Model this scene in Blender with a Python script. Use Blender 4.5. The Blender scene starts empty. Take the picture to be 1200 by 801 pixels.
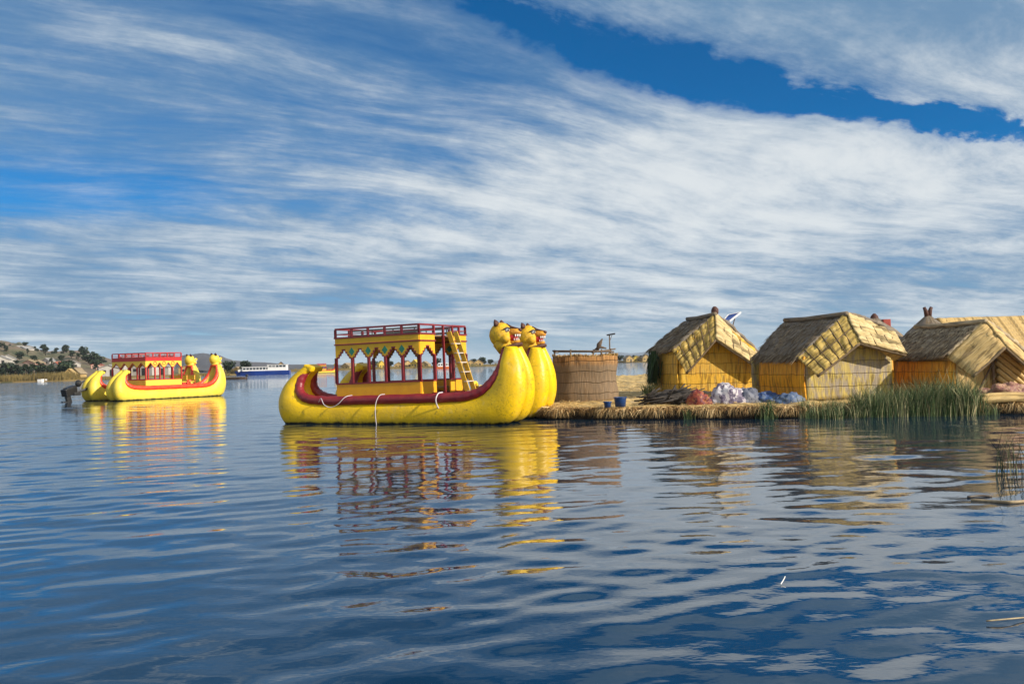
import bpy, math, random
import numpy as np
from mathutils import Vector, Matrix, noise as mnoise

random.seed(7)
rng = np.random.default_rng(7)
sc = bpy.context.scene
COL = sc.collection
R = math.radians

# ------------------------------------------------------------------ camera
FPX = 1100.0
CAM = np.array([0.0, 0.0, 1.95])
_p = math.atan(24 / FPX)
_r = 0.026
_F = np.array([0, math.cos(_p), math.sin(_p)])
_Z = np.array([0, -math.sin(_p), math.cos(_p)])
_X = np.array([1.0, 0, 0])
_R = _X * math.cos(_r) - _Z * math.sin(_r)
_U = _X * math.sin(_r) + _Z * math.cos(_r)
cam = bpy.data.cameras.new('camera')
camo = bpy.data.objects.new('camera', cam)
COL.objects.link(camo)
cam.lens = 33.0
cam.sensor_width = 36.0
cam.clip_end = 60000
cam.clip_start = 0.1
M = Matrix([[_R[0], _U[0], -_F[0], CAM[0]], [_R[1], _U[1], -_F[1], CAM[1]], [_R[2], _U[2], -_F[2], CAM[2]], [0, 0, 0, 1]])
camo.matrix_world = M
sc.camera = camo


def at(px, py, Y):
    """the place seen at photo pixel (px, py) that is Y metres away"""
    d = _F * FPX + _R * (px - 600) + _U * (400.5 - py)
    return CAM + d * (Y / d[1])


def hor(px):
    return 424.5 - 0.026 * (px - 600)


# ------------------------------------------------------------------ mesh helpers
class MB:
    def __init__(s):
        s.v, s.f, s.uv, s.t = [], [], [], []

    def add(s, vs, fs, uvs=None, tint=None):
        o = len(s.v)
        s.v.extend([tuple(map(float, p)) for p in vs])
        s.f.extend([tuple(i + o for i in f) for f in fs])
        s.uv.extend([tuple(u) for u in uvs] if uvs is not None else [(p[0] + p[1], p[2]) for p in vs])
        s.t.extend([tint if tint is not None else 0.5] * len(vs) if not isinstance(tint, (list, np.ndarray)) else list(tint))
        return s

    def box(s, c, d, rot=None, tint=None):
        c = Vector(c)
        vs = []
        for x in (-.5, .5):
            for y in (-.5, .5):
                for z in (-.5, .5):
                    p = Vector((x * d[0], y * d[1], z * d[2]))
                    if rot is not None:
                        p = rot @ p
                    vs.append(c + p)
        return s.add(vs, [(0, 1, 3, 2), (4, 6, 7, 5), (0, 4, 5, 1), (2, 3, 7, 6), (0, 2, 6, 4), (1, 5, 7, 3)], tint=tint)

    def bar(s, a, b, w, h=None, tint=None, up=(0, 0, 1)):
        """rectangular bar from a to b; w sideways, h along up"""
        a, b = Vector(a), Vector(b)
        h = h or w
        d = (b - a)
        L = d.length
        d.normalize()
        u = Vector(up)
        if abs(d.dot(u)) > .98:
            u = Vector((0, 1, 0)) if abs(d.y) < .9 else Vector((1, 0, 0))
        sd = d.cross(u).normalized()
        u = sd.cross(d)
        return s.box((a + b) / 2, (L, w, h), Matrix((d, sd, u)).transposed(), tint)

    def tube(s, pts, rad, n=10, cap=True, tint=None, flat=1.0):
        pts = [Vector(p) for p in pts]
        N = len(pts)
        if not hasattr(rad, '__len__'):
            rad = [rad] * N
        vs, uv, fs = [], [], []
        ref = None
        L = 0
        for i, p in enumerate(pts):
            t = (pts[min(i + 1, N - 1)] - pts[max(i - 1, 0)]).normalized()
            if ref is None:
                ref = Vector((0, 0, 1)) if abs(t.z) < .9 else Vector((1, 0, 0))
            sd = t.cross(ref).normalized()
            ref = sd.cross(t).normalized()
            if i:
                L += (p - pts[i - 1]).length
            for k in range(n):
                a = 2 * math.pi * k / n
                vs.append(p + (sd * math.cos(a) + ref * math.sin(a) * flat) * rad[i])
                uv.append((k / n * 6.28 * max(rad), L))
        for i in range(N - 1):
            for k in range(n):
                k2 = (k + 1) % n
                fs.append((i * n + k, i * n + k2, (i + 1) * n + k2, (i + 1) * n + k))
        if cap:
            fs.append(tuple(range(n - 1, -1, -1)))
            fs.append(tuple((N - 1) * n + k for k in range(n)))
        return s.add(vs, fs, uv, tint)

    def grid(s, fn, nu, nv, uvfn=None, tint=None):
        vs, uv, fs = [], [], []
        for j in range(nv + 1):
            for i in range(nu + 1):
                a, b = i / nu, j / nv
                vs.append(fn(a, b))
                uv.append(uvfn(a, b) if uvfn else (a, b))
        for j in range(nv):
            for i in range(nu):
                q = j * (nu + 1) + i
                fs.append((q, q + 1, q + nu + 2, q + nu + 1))
        return s.add(vs, fs, uv, tint)

    def ball(s, c, r, nu=16, nv=10, tint=None, fn=None, rot=None):
        c = Vector(c)
        if not hasattr(r, '__len__'):
            r = (r, r, r)
        vs, fs, uv = [], [], []
        for j in range(nv + 1):
            th = math.pi * j / nv
            for i in range(nu):
                ph = 2 * math.pi * i / nu
                d = Vector((math.sin(th) * math.cos(ph), math.sin(th) * math.sin(ph), math.cos(th)))
                k = fn(d) if fn else 1
                p = Vector((d.x * r[0], d.y * r[1], d.z * r[2])) * k
                if rot is not None:
                    p = rot @ p
                vs.append(c + p)
                uv.append((ph * max(r), th * max(r)))
        for j in range(nv):
            for i in range(nu):
                i2 = (i + 1) % nu
                fs.append((j * nu + i, (j + 1) * nu + i, (j + 1) * nu + i2, j * nu + i2))
        return s.add(vs, fs, uv, tint)

    def build(s, name, mat, parent=None, smooth=False, bevel=0, solid=0):
        me = bpy.data.meshes.new(name)
        me.from_pydata(s.v, [], s.f)
        if mat:
            me.materials.append(mat)
        ul = me.uv_layers.new(name='UVMap')
        li = np.empty(len(me.loops), dtype=np.int32)
        me.loops.foreach_get('vertex_index', li)
        ul.data.foreach_set('uv', np.array(s.uv, dtype=np.float32)[li].ravel())
        at_ = me.attributes.new('tint', 'FLOAT', 'POINT')
        at_.data.foreach_set('value', np.array(s.t, dtype=np.float32))
        if smooth:
            me.polygons.foreach_set('use_smooth', np.ones(len(me.polygons), dtype=bool))
        me.validate()
        me.update()
        o = bpy.data.objects.new(name, me)
        COL.objects.link(o)
        if parent:
            o.parent = parent
        if bevel:
            b = o.modifiers.new('bevel', 'BEVEL')
            b.width = bevel
            b.segments = 2
        if solid:
            b = o.modifiers.new('solid', 'SOLIDIFY')
            b.thickness = solid
            b.offset = -1
        return o


def tag(o, label=None, cat=None, group=None, kind=None):
    if label:
        o['label'] = label
    if cat:
        o['category'] = cat
    if group:
        o['group'] = group
    if kind:
        o['kind'] = kind
    return o


def empty(name, loc=(0, 0, 0), rz=0, ry=0):
    o = bpy.data.objects.new(name, None)
    COL.objects.link(o)
    o.location = loc
    o.rotation_euler = (0, ry, rz)
    o.empty_display_size = .3
    return o


def copy_tree(o, parent=None):
    c = o.copy()
    COL.objects.link(c)
    c.parent = parent
    for ch in [x for x in o.children]:
        copy_tree(ch, c)
    return c


def catmull(P, n):
    P = [np.array(p, float) for p in P]
    P = [2 * P[0] - P[1]] + P + [2 * P[-1] - P[-2]]
    out = []
    for i in range(1, len(P) - 2):
        for k in range(n):
            t = k / n
            a, b, c, d = P[i - 1], P[i], P[i + 1], P[i + 2]
            out.append(.5 * (2 * b + (c - a) * t + (2 * a - 5 * b + 4 * c - d) * t * t + (3 * b - a - 3 * c + d) * t ** 3))
    out.append(P[-2])
    return np.array(out)


def blades(base, tip, width, bend=None, tint=None, side=None):
    """thin reed leaves: arrays base(n,3), tip(n,3); bend(n,3) moves the middle; returns verts, faces, uvs, tints"""
    n = len(base)
    mid = (base + tip) / 2 + (bend if bend is not None else 0)
    d = tip - base
    if side is None:
        a = rng.uniform(0, 2 * math.pi, n)
        side = np.stack([np.cos(a), np.sin(a), np.zeros(n)], 1)
    side = side - d * (np.sum(side * d, 1) / np.maximum(np.sum(d * d, 1), 1e-9))[:, None]
    side /= np.maximum(np.linalg.norm(side, axis=1), 1e-6)[:, None]
    w = (width if hasattr(width, '__len__') else np.full(n, width))[:, None] * .5
    V = np.stack([base - side * w, base + side * w, mid - side * w * .8, mid + side * w * .8, tip], 1).reshape(-1, 3)
    o = np.arange(n)[:, None] * 5
    Fq = (o + np.array([[0, 1, 3, 2]])).tolist()
    Ft = (o + np.array([[2, 3, 4]])).tolist()
    L = np.linalg.norm(d, axis=1)
    uv = np.zeros((n, 5, 2))
    uv[:, 2:4, 1] = (L / 2)[:, None]
    uv[:, 4, 1] = L
    uv[:, 1, 0] = uv[:, 3, 0] = .02
    t = tint if tint is not None else rng.uniform(0, 1, n)
    return V, Fq + Ft, uv.reshape(-1, 2), np.repeat(t, 5)


def add_blades(mb, *a, **k):
    V, Fs, uv, t = blades(*a, **k)
    mb.add(V, Fs, uv, t)


def fbm(x, y, z=0.0, o=4):
    return mnoise.fractal(Vector((x, y, z)), 0.6, 2.0, o)


# ------------------------------------------------------------------ shader helpers
class NT:
    def __init__(s, tree):
        s.t = tree
        s.nodes, s.links = tree.nodes, tree.links

    def n(s, typ, props=None, **ins):
        nd = s.nodes.new(typ)
        for k, v in (props or {}).items():
            setattr(nd, k, v)
        for k, v in ins.items():
            k2 = int(k[1:]) if k[0] == '_' and k[1:].isdigit() else k.replace('_', ' ')
            s.set(nd.inputs[k2], v)
        return nd

    def set(s, sock, v):
        if isinstance(v, bpy.types.NodeSocket):
            s.links.new(v, sock)
        elif isinstance(v, bpy.types.Node):
            s.links.new(v.outputs[0], sock)
        elif hasattr(v, '__len__'):
            v = list(v)
            if len(v) == 3 and sock.type == 'RGBA':
                v = v + [1]
            sock.default_value = v
        else:
            sock.default_value = v

    def m(s, op, a, b=None, c=None, clamp=False):
        nd = s.nodes.new('ShaderNodeMath')
        nd.operation = op
        nd.use_clamp = clamp
        s.set(nd.inputs[0], a)
        if b is not None:
            s.set(nd.inputs[1], b)
        if c is not None:
            s.set(nd.inputs[2], c)
        return nd.outputs[0]

    def ss(s, x, a, b, lo=0.0, hi=1.0):
        nd = s.nodes.new('ShaderNodeMapRange')
        nd.interpolation_type = 'SMOOTHSTEP'
        s.set(nd.inputs[0], x)
        for i, v in enumerate((a, b, lo, hi)):
            s.set(nd.inputs[i + 1], v)
        return nd.outputs[0]

    def mix(s, f, a, b):
        nd = s.nodes.new('ShaderNodeMix')
        nd.data_type = 'RGBA'
        s.set(nd.inputs[0], f)
        s.set(nd.inputs[6], a)
        s.set(nd.inputs[7], b)
        return nd.outputs[2]

    def noise(s, vec, scale, detail=4, rough=.55, dist=0.0):
        return s.n('ShaderNodeTexNoise', Vector=vec, Scale=scale, Detail=detail, Roughness=rough, Distortion=dist).outputs[0]

    def comb(s, x, y, z=0.0):
        nd = s.nodes.new('ShaderNodeCombineXYZ')
        for i, v in enumerate((x, y, z)):
            s.set(nd.inputs[i], v)
        return nd.outputs[0]

    def sep(s, v):
        nd = s.nodes.new('ShaderNodeSeparateXYZ')
        s.set(nd.inputs[0], v)
        return nd.outputs


def new_mat(name):
    m = bpy.data.materials.new(name)
    m.use_nodes = True
    t = NT(m.node_tree)
    b = t.nodes['Principled BSDF']
    return m, t, b


def paint(name, col, col2=None, rough=.5, scale=3.0, dirt=None, dirt_amt=.4, bump=.0, bscale=30, spec=.5, metal=0.0, water_line=None, speck=0.0):
    """painted or plain surface: two tones mixed by noise, optional dirt patches, optional stain near the waterline"""
    m, t, b = new_mat(name)
    co = t.n('ShaderNodeTexCoord').outputs['Object']
    col2 = col2 or tuple(c * .8 for c in col)
    nz = t.noise(co, scale, 5, .6)
    c = t.mix(t.ss(nz, .35, .65), col, col2)
    if dirt:
        d = t.noise(co, scale * 2.3, 8, .7, .4)
        f = t.m('MULTIPLY', t.ss(d, .56, .72), dirt_amt)
        c = t.mix(f, c, dirt)
    if speck:
        big = t.noise(co, .55, 3, .6)
        sp = t.noise(co, 11, 6, .75)
        c = t.mix(t.m('MULTIPLY', t.m('MULTIPLY', t.ss(big, .46, .62), t.ss(sp, .54, .63)), speck), c, (.07, .055, .02))
        pl = t.noise(co, 1.7, 7, .72, .8)
        c = t.mix(t.m('MULTIPLY', t.ss(pl, .56, .68), speck * .55), c, (.62, .52, .22))
    if water_line:
        g = t.sep(t.n('ShaderNodeNewGeometry').outputs['Position'])[2]
        e = t.m('ADD', g, t.m('MULTIPLY', t.m('SUBTRACT', t.noise(co, 4, 6, .7), .5), .25))
        c = t.mix(t.m('MULTIPLY', t.ss(e, .03, .30, 1, 0), .5), c, water_line)
        c = t.mix(t.ss(e, .02, .10, 1, 0), c, (.008, .010, .006))
    t.set(b.inputs['Base Color'], c)
    b.inputs['Roughness'].default_value = rough
    b.inputs['Specular IOR Level'].default_value = spec
    b.inputs['Metallic'].default_value = metal
    if bump:
        bn = t.n('ShaderNodeBump', Height=t.noise(co, bscale, 4, .6), Strength=.6, Distance=bump)
        t.set(b.inputs['Normal'], bn)
    return m


def reed_mat(name, a, bcol, c_old, band=.36, old=.4, strand=55, band_dark=.35, low_old=0.0, mottling=1.2, v_old=None, depth=.02, dark=.75):
    """woven reed or thatch: strands run along UV v (metres), tie rows every `band` metres, weathered grey patches"""
    m, t, b = new_mat(name)
    uv = t.n('ShaderNodeUVMap').outputs[0]
    u, v, _ = t.sep(uv)
    s1 = t.noise(t.comb(t.m('MULTIPLY', u, strand), t.m('MULTIPLY', v, 1.6)), 1.0, 3, .6)
    s2 = t.noise(t.comb(t.m('MULTIPLY', u, strand * .22), t.m('MULTIPLY', v, 1.1), 4.0), 1.0, 3, .6)
    c = t.mix(t.ss(s1, .40, .60), a, bcol)
    c = t.mix(t.m('MULTIPLY', t.ss(s2, .48, .60), dark), c, tuple(x * .33 for x in bcol))
    s3 = t.noise(t.comb(t.m('MULTIPLY', u, strand * .4), t.m('MULTIPLY', v, .7), 9.0), 1.0, 2, .6)
    c = t.mix(t.m('MULTIPLY', t.ss(s3, .56, .66), .5), c, tuple(min(.85, x * 1.25 + .04) for x in a))
    ol = t.noise(t.comb(t.m('MULTIPLY', u, mottling * 3), t.m('MULTIPLY', v, mottling)), 1.0, 6, .65)
    f = t.ss(ol, .62 - old * .4, .80 - old * .4)
    if v_old:
        f = t.m('MAXIMUM', f, t.m('MULTIPLY', t.ss(t.m('ADD', v, t.m('MULTIPLY', t.m('SUBTRACT', s2, .5), .5)), v_old[0], v_old[1]), v_old[2]))
    gr = t.mix(t.ss(s1, .3, .7), c_old, tuple(x * .55 for x in c_old))
    c = t.mix(f, c, gr)
    if band:
        wob = t.m('MULTIPLY', t.m('SUBTRACT', t.noise(t.comb(t.m('MULTIPLY', u, 2.0), v), 1.0, 2), .5), .14)
        q = t.m('FRACT', t.m('DIVIDE', t.m('ADD', v, wob), band))
        line = t.m('MAXIMUM', t.ss(q, .0, .07, 1, 0), t.ss(q, .95, 1.0, 0, 1))
        idx = t.m('FLOOR', t.m('DIVIDE', t.m('ADD', v, wob), band))
        w = t.n('ShaderNodeTexWhiteNoise', {'noise_dimensions': '1D'}, W=idx).outputs[0]
        c = t.mix(t.m('MULTIPLY', line, band_dark), c, (.05, .03, .012))
        c = t.mix(t.m('MULTIPLY', w, .22), c, c_old)
        h = t.m('SUBTRACT', s1, t.m('MULTIPLY', line, .8))
    else:
        h = s1
    t.set(b.inputs['Base Color'], c)
    b.inputs['Roughness'].default_value = .75
    b.inputs['Specular IOR Level'].default_value = .25
    bn = t.n('ShaderNodeBump', Height=h, Strength=.9, Distance=depth)
    t.set(b.inputs['Normal'], bn)
    return m


def tint_mat(name, cols, rough=.7, trans=0.0):
    """leaves and stems: each carries its own growth colour"""
    m, t, b = new_mat(name)
    a = t.n('ShaderNodeAttribute', {'attribute_name': 'tint'}).outputs['Fac']
    r = t.n('ShaderNodeValToRGB', Fac=a)
    el = r.color_ramp.elements
    while len(el) < len(cols):
        el.new(.5)
    for i, c in enumerate(cols):
        el[i].position = i / (len(cols) - 1)
        el[i].color = (*c, 1)
    t.set(b.inputs['Base Color'], r.outputs[0])
    b.inputs['Roughness'].default_value = rough
    b.inputs['Specular IOR Level'].default_value = .3
    return m


# ------------------------------------------------------------------ sun and sky
SUN_TH, SUN_EL = R(29), R(27)
sdir = Vector((math.cos(SUN_TH) * math.cos(SUN_EL), -math.sin(SUN_TH) * math.cos(SUN_EL), math.sin(SUN_EL)))
sl = bpy.data.lights.new('sun', 'SUN')
sl.energy = 4.3
sl.angle = R(.5)
sl.color = (1.0, .91, .78)
so = bpy.data.objects.new('sun', sl)
so.rotation_euler = sdir.to_track_quat('Z', 'Y').to_euler()
so.location = (60, -20, 40)
COL.objects.link(so)

wd = bpy.data.worlds.new('World')
sc.world = wd
wd.use_nodes = True
t = NT(wd.node_tree)
bg = t.nodes['Background']
dirv = t.n('ShaderNodeTexCoord').outputs['Generated']
x, y, z = t.sep(dirv)
sky = t.n('ShaderNodeTexSky', {'sky_type': 'NISHITA', 'sun_disc': False, 'sun_elevation': SUN_EL, 'sun_rotation': R(90) + SUN_TH,
                               'altitude': 3800, 'air_density': 1.0, 'dust_density': .4, 'ozone_density': 2.5})
A = t.m('MULTIPLY', t.m('ARCTAN2', x, y), 1100.0)
zc = t.m('MAXIMUM', z, 0.0)
E = t.m('MULTIPLY', t.m('ARCSINE', zc), 1100.0)
k = t.m('DIVIDE', 1.0, t.m('ADD', zc, .07))
pa = t.m('MULTIPLY', k, t.m('ADD', t.m('MULTIPLY', x, .78), t.m('MULTIPLY', y, .63)))
pb = t.m('MULTIPLY', k, t.m('ADD', t.m('MULTIPLY', x, -.63), t.m('MULTIPLY', y, .78)))
w1 = t.noise(t.comb(t.m('MULTIPLY', pa, .35), t.m('MULTIPLY', pb, .35), 1.3), 1.0, 2)
pb2 = t.m('ADD', pb, t.m('MULTIPLY', t.m('SUBTRACT', w1, .5), 1.5))
n1 = t.noise(t.comb(t.m('MULTIPLY', pa, .42), t.m('MULTIPLY', pb2, 1.25)), 1.0, 9, .64)      # long cirrus streaks
n2 = t.noise(t.comb(t.m('MULTIPLY', pa, 1.7), t.m('MULTIPLY', pb2, 3.9), 7.0), 1.0, 9, .70)    # fine fibres
n3 = t.noise(t.comb(t.m('MULTIPLY', A, .0042), t.m('MULTIPLY', E, .022), 2.0), 1.0, 7, .58, .3)  # flat layers low down
n4 = t.noise(t.comb(t.m('MULTIPLY', A, .014), t.m('MULTIPLY', E, .022), 5.0), 1.0, 7, .6, .2)     # puffs


def gauss(xa, c, wdt):
    q = t.m('DIVIDE', t.m('SUBTRACT', xa, c), wdt)
    return t.m('EXPONENT', t.m('MULTIPLY', t.m('MULTIPLY', q, q), -1.0))


# the clear lane across the upper right: a long curve in azimuth and elevation
lane_c = t.m('ADD', 322.0, t.m('MULTIPLY', t.m('SUBTRACT', A, 200.0), -.30))
lane_c = t.m('ADD', lane_c, t.m('MULTIPLY', t.m('POWER', t.m('MAXIMUM', t.m('SUBTRACT', 190.0, A), 0.0), 1.25), .015))
wob = t.m('ADD', t.m('MULTIPLY', t.m('SUBTRACT', n4, .5), 70.0), t.m('MULTIPLY', t.m('SUBTRACT', n2, .5), 60.0))
lane_w = t.m('ADD', 11.0, t.m('MULTIPLY', gauss(A, 190.0, 190.0), 14.0))
lane = t.m('MULTIPLY', gauss(t.m('ADD', E, wob), lane_c, lane_w), t.m('MULTIPLY', t.ss(A, -160, 60), t.ss(A, 480, 640, 1, .25)))
# cloud amount over the sky
bank = t.m('MULTIPLY', gauss(E, t.m('ADD', 195.0, t.m('MULTIPLY', A, .03)), 105.0), t.ss(A, -330, 120, .25, 1.0))
d = t.m('ADD', t.m('ADD', .43, t.m('MULTIPLY', t.ss(A, -500, 50, 1, 0), .08)), t.m('MULTIPLY', bank, .36))
d = t.m('ADD', d, t.m('MULTIPLY', t.m('SUBTRACT', n1, .5), 1.0))
d = t.m('ADD', d, t.m('MULTIPLY', t.m('SUBTRACT', n2, .5), .55))
lowm = t.ss(E, 60, 190, 1, 0)
d = t.m('ADD', d, t.m('MULTIPLY', lowm, t.m('ADD', .34, t.m('MULTIPLY', t.m('SUBTRACT', n3, .5), .9))))
d = t.m('ADD', d, t.m('MULTIPLY', t.m('MULTIPLY', t.ss(t.m('SUBTRACT', E, lane_c), 5, 110), t.ss(A, -60, 60)), .36))
d = t.m('SUBTRACT', d, t.m('MULTIPLY', lane, .95))
d = t.m('SUBTRACT', d, t.m('MULTIPLY', t.ss(E, 450, 600), .75))
d = t.m('SUBTRACT', d, t.m('MULTIPLY', t.m('MULTIPLY', gauss(E, 195, 32), t.ss(A, -420, -250, 1, 0)), .28))
# unseen bright overcast, added overhead and behind the viewer to lift fill light
fill_veil = t.m('MAXIMUM', t.ss(E, 640, 950), t.ss(t.m('ABSOLUTE', A), 950, 1500))
d = t.m('ADD', d, t.m('MULTIPLY', fill_veil, .75))
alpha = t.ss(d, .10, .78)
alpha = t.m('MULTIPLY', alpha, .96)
# how white or grey the cloud is
wh = t.m('ADD', t.m('MULTIPLY', bank, .42), t.m('MULTIPLY', t.m('SUBTRACT', n1, .42), 1.1))
wh = t.m('ADD', wh, t.m('MULTIPLY', t.m('SUBTRACT', n4, .5), .55))
wh = t.m('ADD', wh, t.m('MULTIPLY', lowm, t.m('ADD', .16, t.m('MULTIPLY', t.m('SUBTRACT', n3, .5), 1.5))))
wh = t.m('ADD', wh, t.m('MULTIPLY', t.m('SUBTRACT', n2, .5), 1.0))
wh = t.m('ADD', wh, t.m('MULTIPLY', fill_veil, .45))
wh = t.m('SUBTRACT', wh, t.m('MULTIPLY', t.ss(A, -480, 0, 1, 0), .05))
cc = t.mix(t.ss(wh, -.05, .75), (.12, .215, .335), (.54, .57, .585))
hs = t.n('ShaderNodeHueSaturation', Saturation=1.65, Value=.92, Color=sky.outputs[0]).outputs[0]
skc = t.n('ShaderNodeVectorMath', {'operation': 'SCALE'})
t.set(skc.inputs[0], hs)
skc.inputs['Scale'].default_value = .085
clear = skc.outputs[0]
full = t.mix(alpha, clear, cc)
hz = t.ss(E, 2, 46, .6, 0)
full = t.mix(hz, full, (.17, .31, .42))
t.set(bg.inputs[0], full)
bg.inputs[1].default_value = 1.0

sc.view_settings.view_transform = 'Standard'
sc.view_settings.look = 'None'
sc.view_settings.gamma = 1
sc.view_settings.exposure = 0.5
sc.render.engine = 'CYCLES'
sc.cycles.use_denoising = True
sc.cycles.denoising_prefilter = 'ACCURATE'
sc.cycles.max_bounces = 8
sc.cycles.sample_clamp_indirect = 6

# ------------------------------------------------------------------ water
def make_water():
    ys = [2.5]
    while ys[-1] < 30:
        ys.append(ys[-1] + .06 + .0024 * max(0, ys[-1] - 5))
    while ys[-1] < 95:
        ys.append(ys[-1] + .13 + .0045 * (ys[-1] - 30))
    while ys[-1] < 10500:
        ys.append(ys[-1] * 1.09)
    ys = np.array(ys)
    ss = np.linspace(-.95, .95, 560)
    Y = np.repeat(ys[:, None], len(ss), 1)
    X = (ys[:, None] + 13) * ss[None, :]
    spac = np.maximum(np.gradient(ys)[:, None] * np.ones_like(X), (ys[:, None] + 13) * (ss[1] - ss[0]))
    Z = np.zeros_like(X)
    # slowly varying calm and ruffled patches
    def patch(sx, sy, ph):
        return np.sin(X * sx + 1.3 * np.sin(Y * sy * .7 + ph) + ph) * np.sin(Y * sy + 1.1 * np.sin(X * sx * .8 - ph) + 2.1 * ph)
    g1 = 1 + .45 * patch(.23, .31, 1.0)
    g2 = 1 + .5 * patch(.41, .27, 2.7)
    r = np.random.default_rng(12)
    for lam, n, slope, spread in [(2.9, 6, .0065, .6), (1.7, 9, .0105, .7), (1.0, 14, .018, .9), (.62, 18, .020, 1.1), (.38, 22, .017, 1.3)]:
        for i in range(n):
            L = lam * r.uniform(.75, 1.3)
            a = math.pi / 2 + .28 + r.normal(0, spread * .6)
            kx, ky = math.cos(a) * 2 * math.pi / L, math.sin(a) * 2 * math.pi / L
            amp = slope / math.sqrt(n) * 1.41 * L / (2 * math.pi) * r.uniform(.6, 1.3)
            fade = np.clip((L / spac - 2.2) / 2.5, 0, 1)
            Z += amp * fade * (g1 if lam > 1.2 else g2) * np.sin(kx * X + ky * Y + r.uniform(0, 6.28))
    nr, nc = X.shape
    V = np.stack([X, Y, Z], -1).reshape(-1, 3).astype(np.float32)
    q = (np.arange(nr - 1)[:, None] * nc + np.arange(nc - 1)[None, :]).ravel()
    Fa = np.stack([q, q + 1, q + nc + 1, q + nc], 1).astype(np.int32)
    me = bpy.data.meshes.new('lake_water')
    me.vertices.add(len(V))
    me.vertices.foreach_set('co', V.ravel())
    me.loops.add(Fa.size)
    me.loops.foreach_set('vertex_index', Fa.ravel())
    me.polygons.add(len(Fa))
    me.polygons.foreach_set('loop_start', np.arange(0, Fa.size, 4, dtype=np.int32))
    me.polygons.foreach_set('use_smooth', np.ones(len(Fa), dtype=bool))
    me.update(calc_edges=True)
    o = bpy.data.objects.new('lake_water', me)
    COL.objects.link(o)
    m, t, b = new_mat('lake_water')
    t.set(b.inputs['Base Color'], (.006, .024, .050))
    b.inputs['Roughness'].default_value = .035
    b.inputs['IOR'].default_value = 1.7
    co = t.n('ShaderNodeTexCoord').outputs['Object']
    cx, cy, cz = t.sep(co)
    v1 = t.comb(t.m('MULTIPLY', cx, .8), cy)
    far = t.ss(cy, 45, 130)
    n1 = t.noise(v1, 4.2, 3, .55)
    n2 = t.noise(t.comb(t.m('MULTIPLY', cx, .35), cy), .55, 3, .6)
    h = t.m('ADD', t.m('MULTIPLY', n1, t.ss(cy, 8, 26, .0030, .0055)), t.m('MULTIPLY', t.m('MULTIPLY', n2, far), .22))
    bn = t.n('ShaderNodeBump', Height=h, Strength=1.0, Distance=1.0)
    t.set(b.inputs['Normal'], bn)
    me.materials.append(m)
    tag(o, 'blue rippled lake water reflecting boats and clouds', 'water', kind='structure')


make_water()

# ------------------------------------------------------------------ boat materials
Y_HULL = paint('yellow_hull_wrap', (.84, .53, .004), (.70, .44, .015), rough=.36, spec=.3, speck=.5, scale=1.6, dirt=(.10, .075, .02), dirt_amt=.7, bump=.02, bscale=13, water_line=(.30, .24, .03))
Y_HULL2 = paint('pale_yellow_hull_wrap', (.80, .59, .05), (.66, .52, .07), rough=.45, spec=.3, speck=.5, scale=2.0, dirt=(.20, .18, .05), dirt_amt=.4, bump=.012, bscale=14, water_line=(.35, .33, .08))
MAROON = paint('maroon_roll', (.20, .008, .018), (.26, .02, .022), rough=.4, scale=4, dirt=(.32, .10, .09), dirt_amt=.4, bump=.006, bscale=20)
RED = paint('red_roll', (.62, .035, .012), (.70, .07, .02), rough=.4, scale=4, bump=.006, bscale=20)
MWOOD = paint('maroon_wood', (.17, .012, .022), (.23, .02, .022), rough=.5, scale=8)
RWOOD = paint('red_wood', (.50, .02, .015), (.40, .02, .02), rough=.5, scale=8)
CAB = paint('cabin_yellow', (.74, .42, .010), (.66, .36, .012), rough=.55, scale=3, dirt=(.35, .2, .02), dirt_amt=.3)
CAB2 = paint('pale_cabin_yellow', (.78, .58, .05), (.7, .5, .05), rough=.55, scale=3)
CABLOW = paint('cabin_orange_yellow', (.76, .38, .010), (.70, .33, .012), rough=.55, scale=3, dirt=(.35, .2, .02), dirt_amt=.3)
LADY = paint('ladder_ochre', (.60, .36, .03), (.5, .3, .03), rough=.6, scale=5)
RUNG = paint('pale_rung', (.62, .55, .48), (.5, .42, .36), rough=.6, scale=9)
GREEN = paint('diamond_green', (.015, .17, .10), (.02, .21, .12), rough=.5)
BROWN = paint('dark_fur_brown', (.055, .018, .012), (.09, .03, .015), rough=.7, scale=9)
HEADY = paint('head_yellow', (.80, .47, .006), (.60, .33, .012), rough=.6, scale=6, speck=.6, dirt=(.25, .13, .01), dirt_amt=.7, bump=.03, bscale=22)
MOUTH = paint('mouth_red', (.55, .02, .015), (.45, .02, .02), rough=.45)
WHITE = paint('white_paint', (.78, .76, .72), (.7, .68, .66), rough=.5)
BLACK = paint('black_paint', (.012, .012, .014), (.02, .02, .02), rough=.4)
ROPE = paint('pale_rope', (.62, .56, .55), (.5, .48, .55), rough=.8, scale=20)
DECK = paint('deck_boards', (.30, .20, .08), (.22, .14, .05), rough=.7, scale=6)
GREY = paint('grey_board', (.16, .15, .14), (.10, .10, .10), rough=.7, scale=6)
ROOFIN = paint('roof_underside', (.22, .13, .06), (.16, .09, .05), rough=.7)

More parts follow.
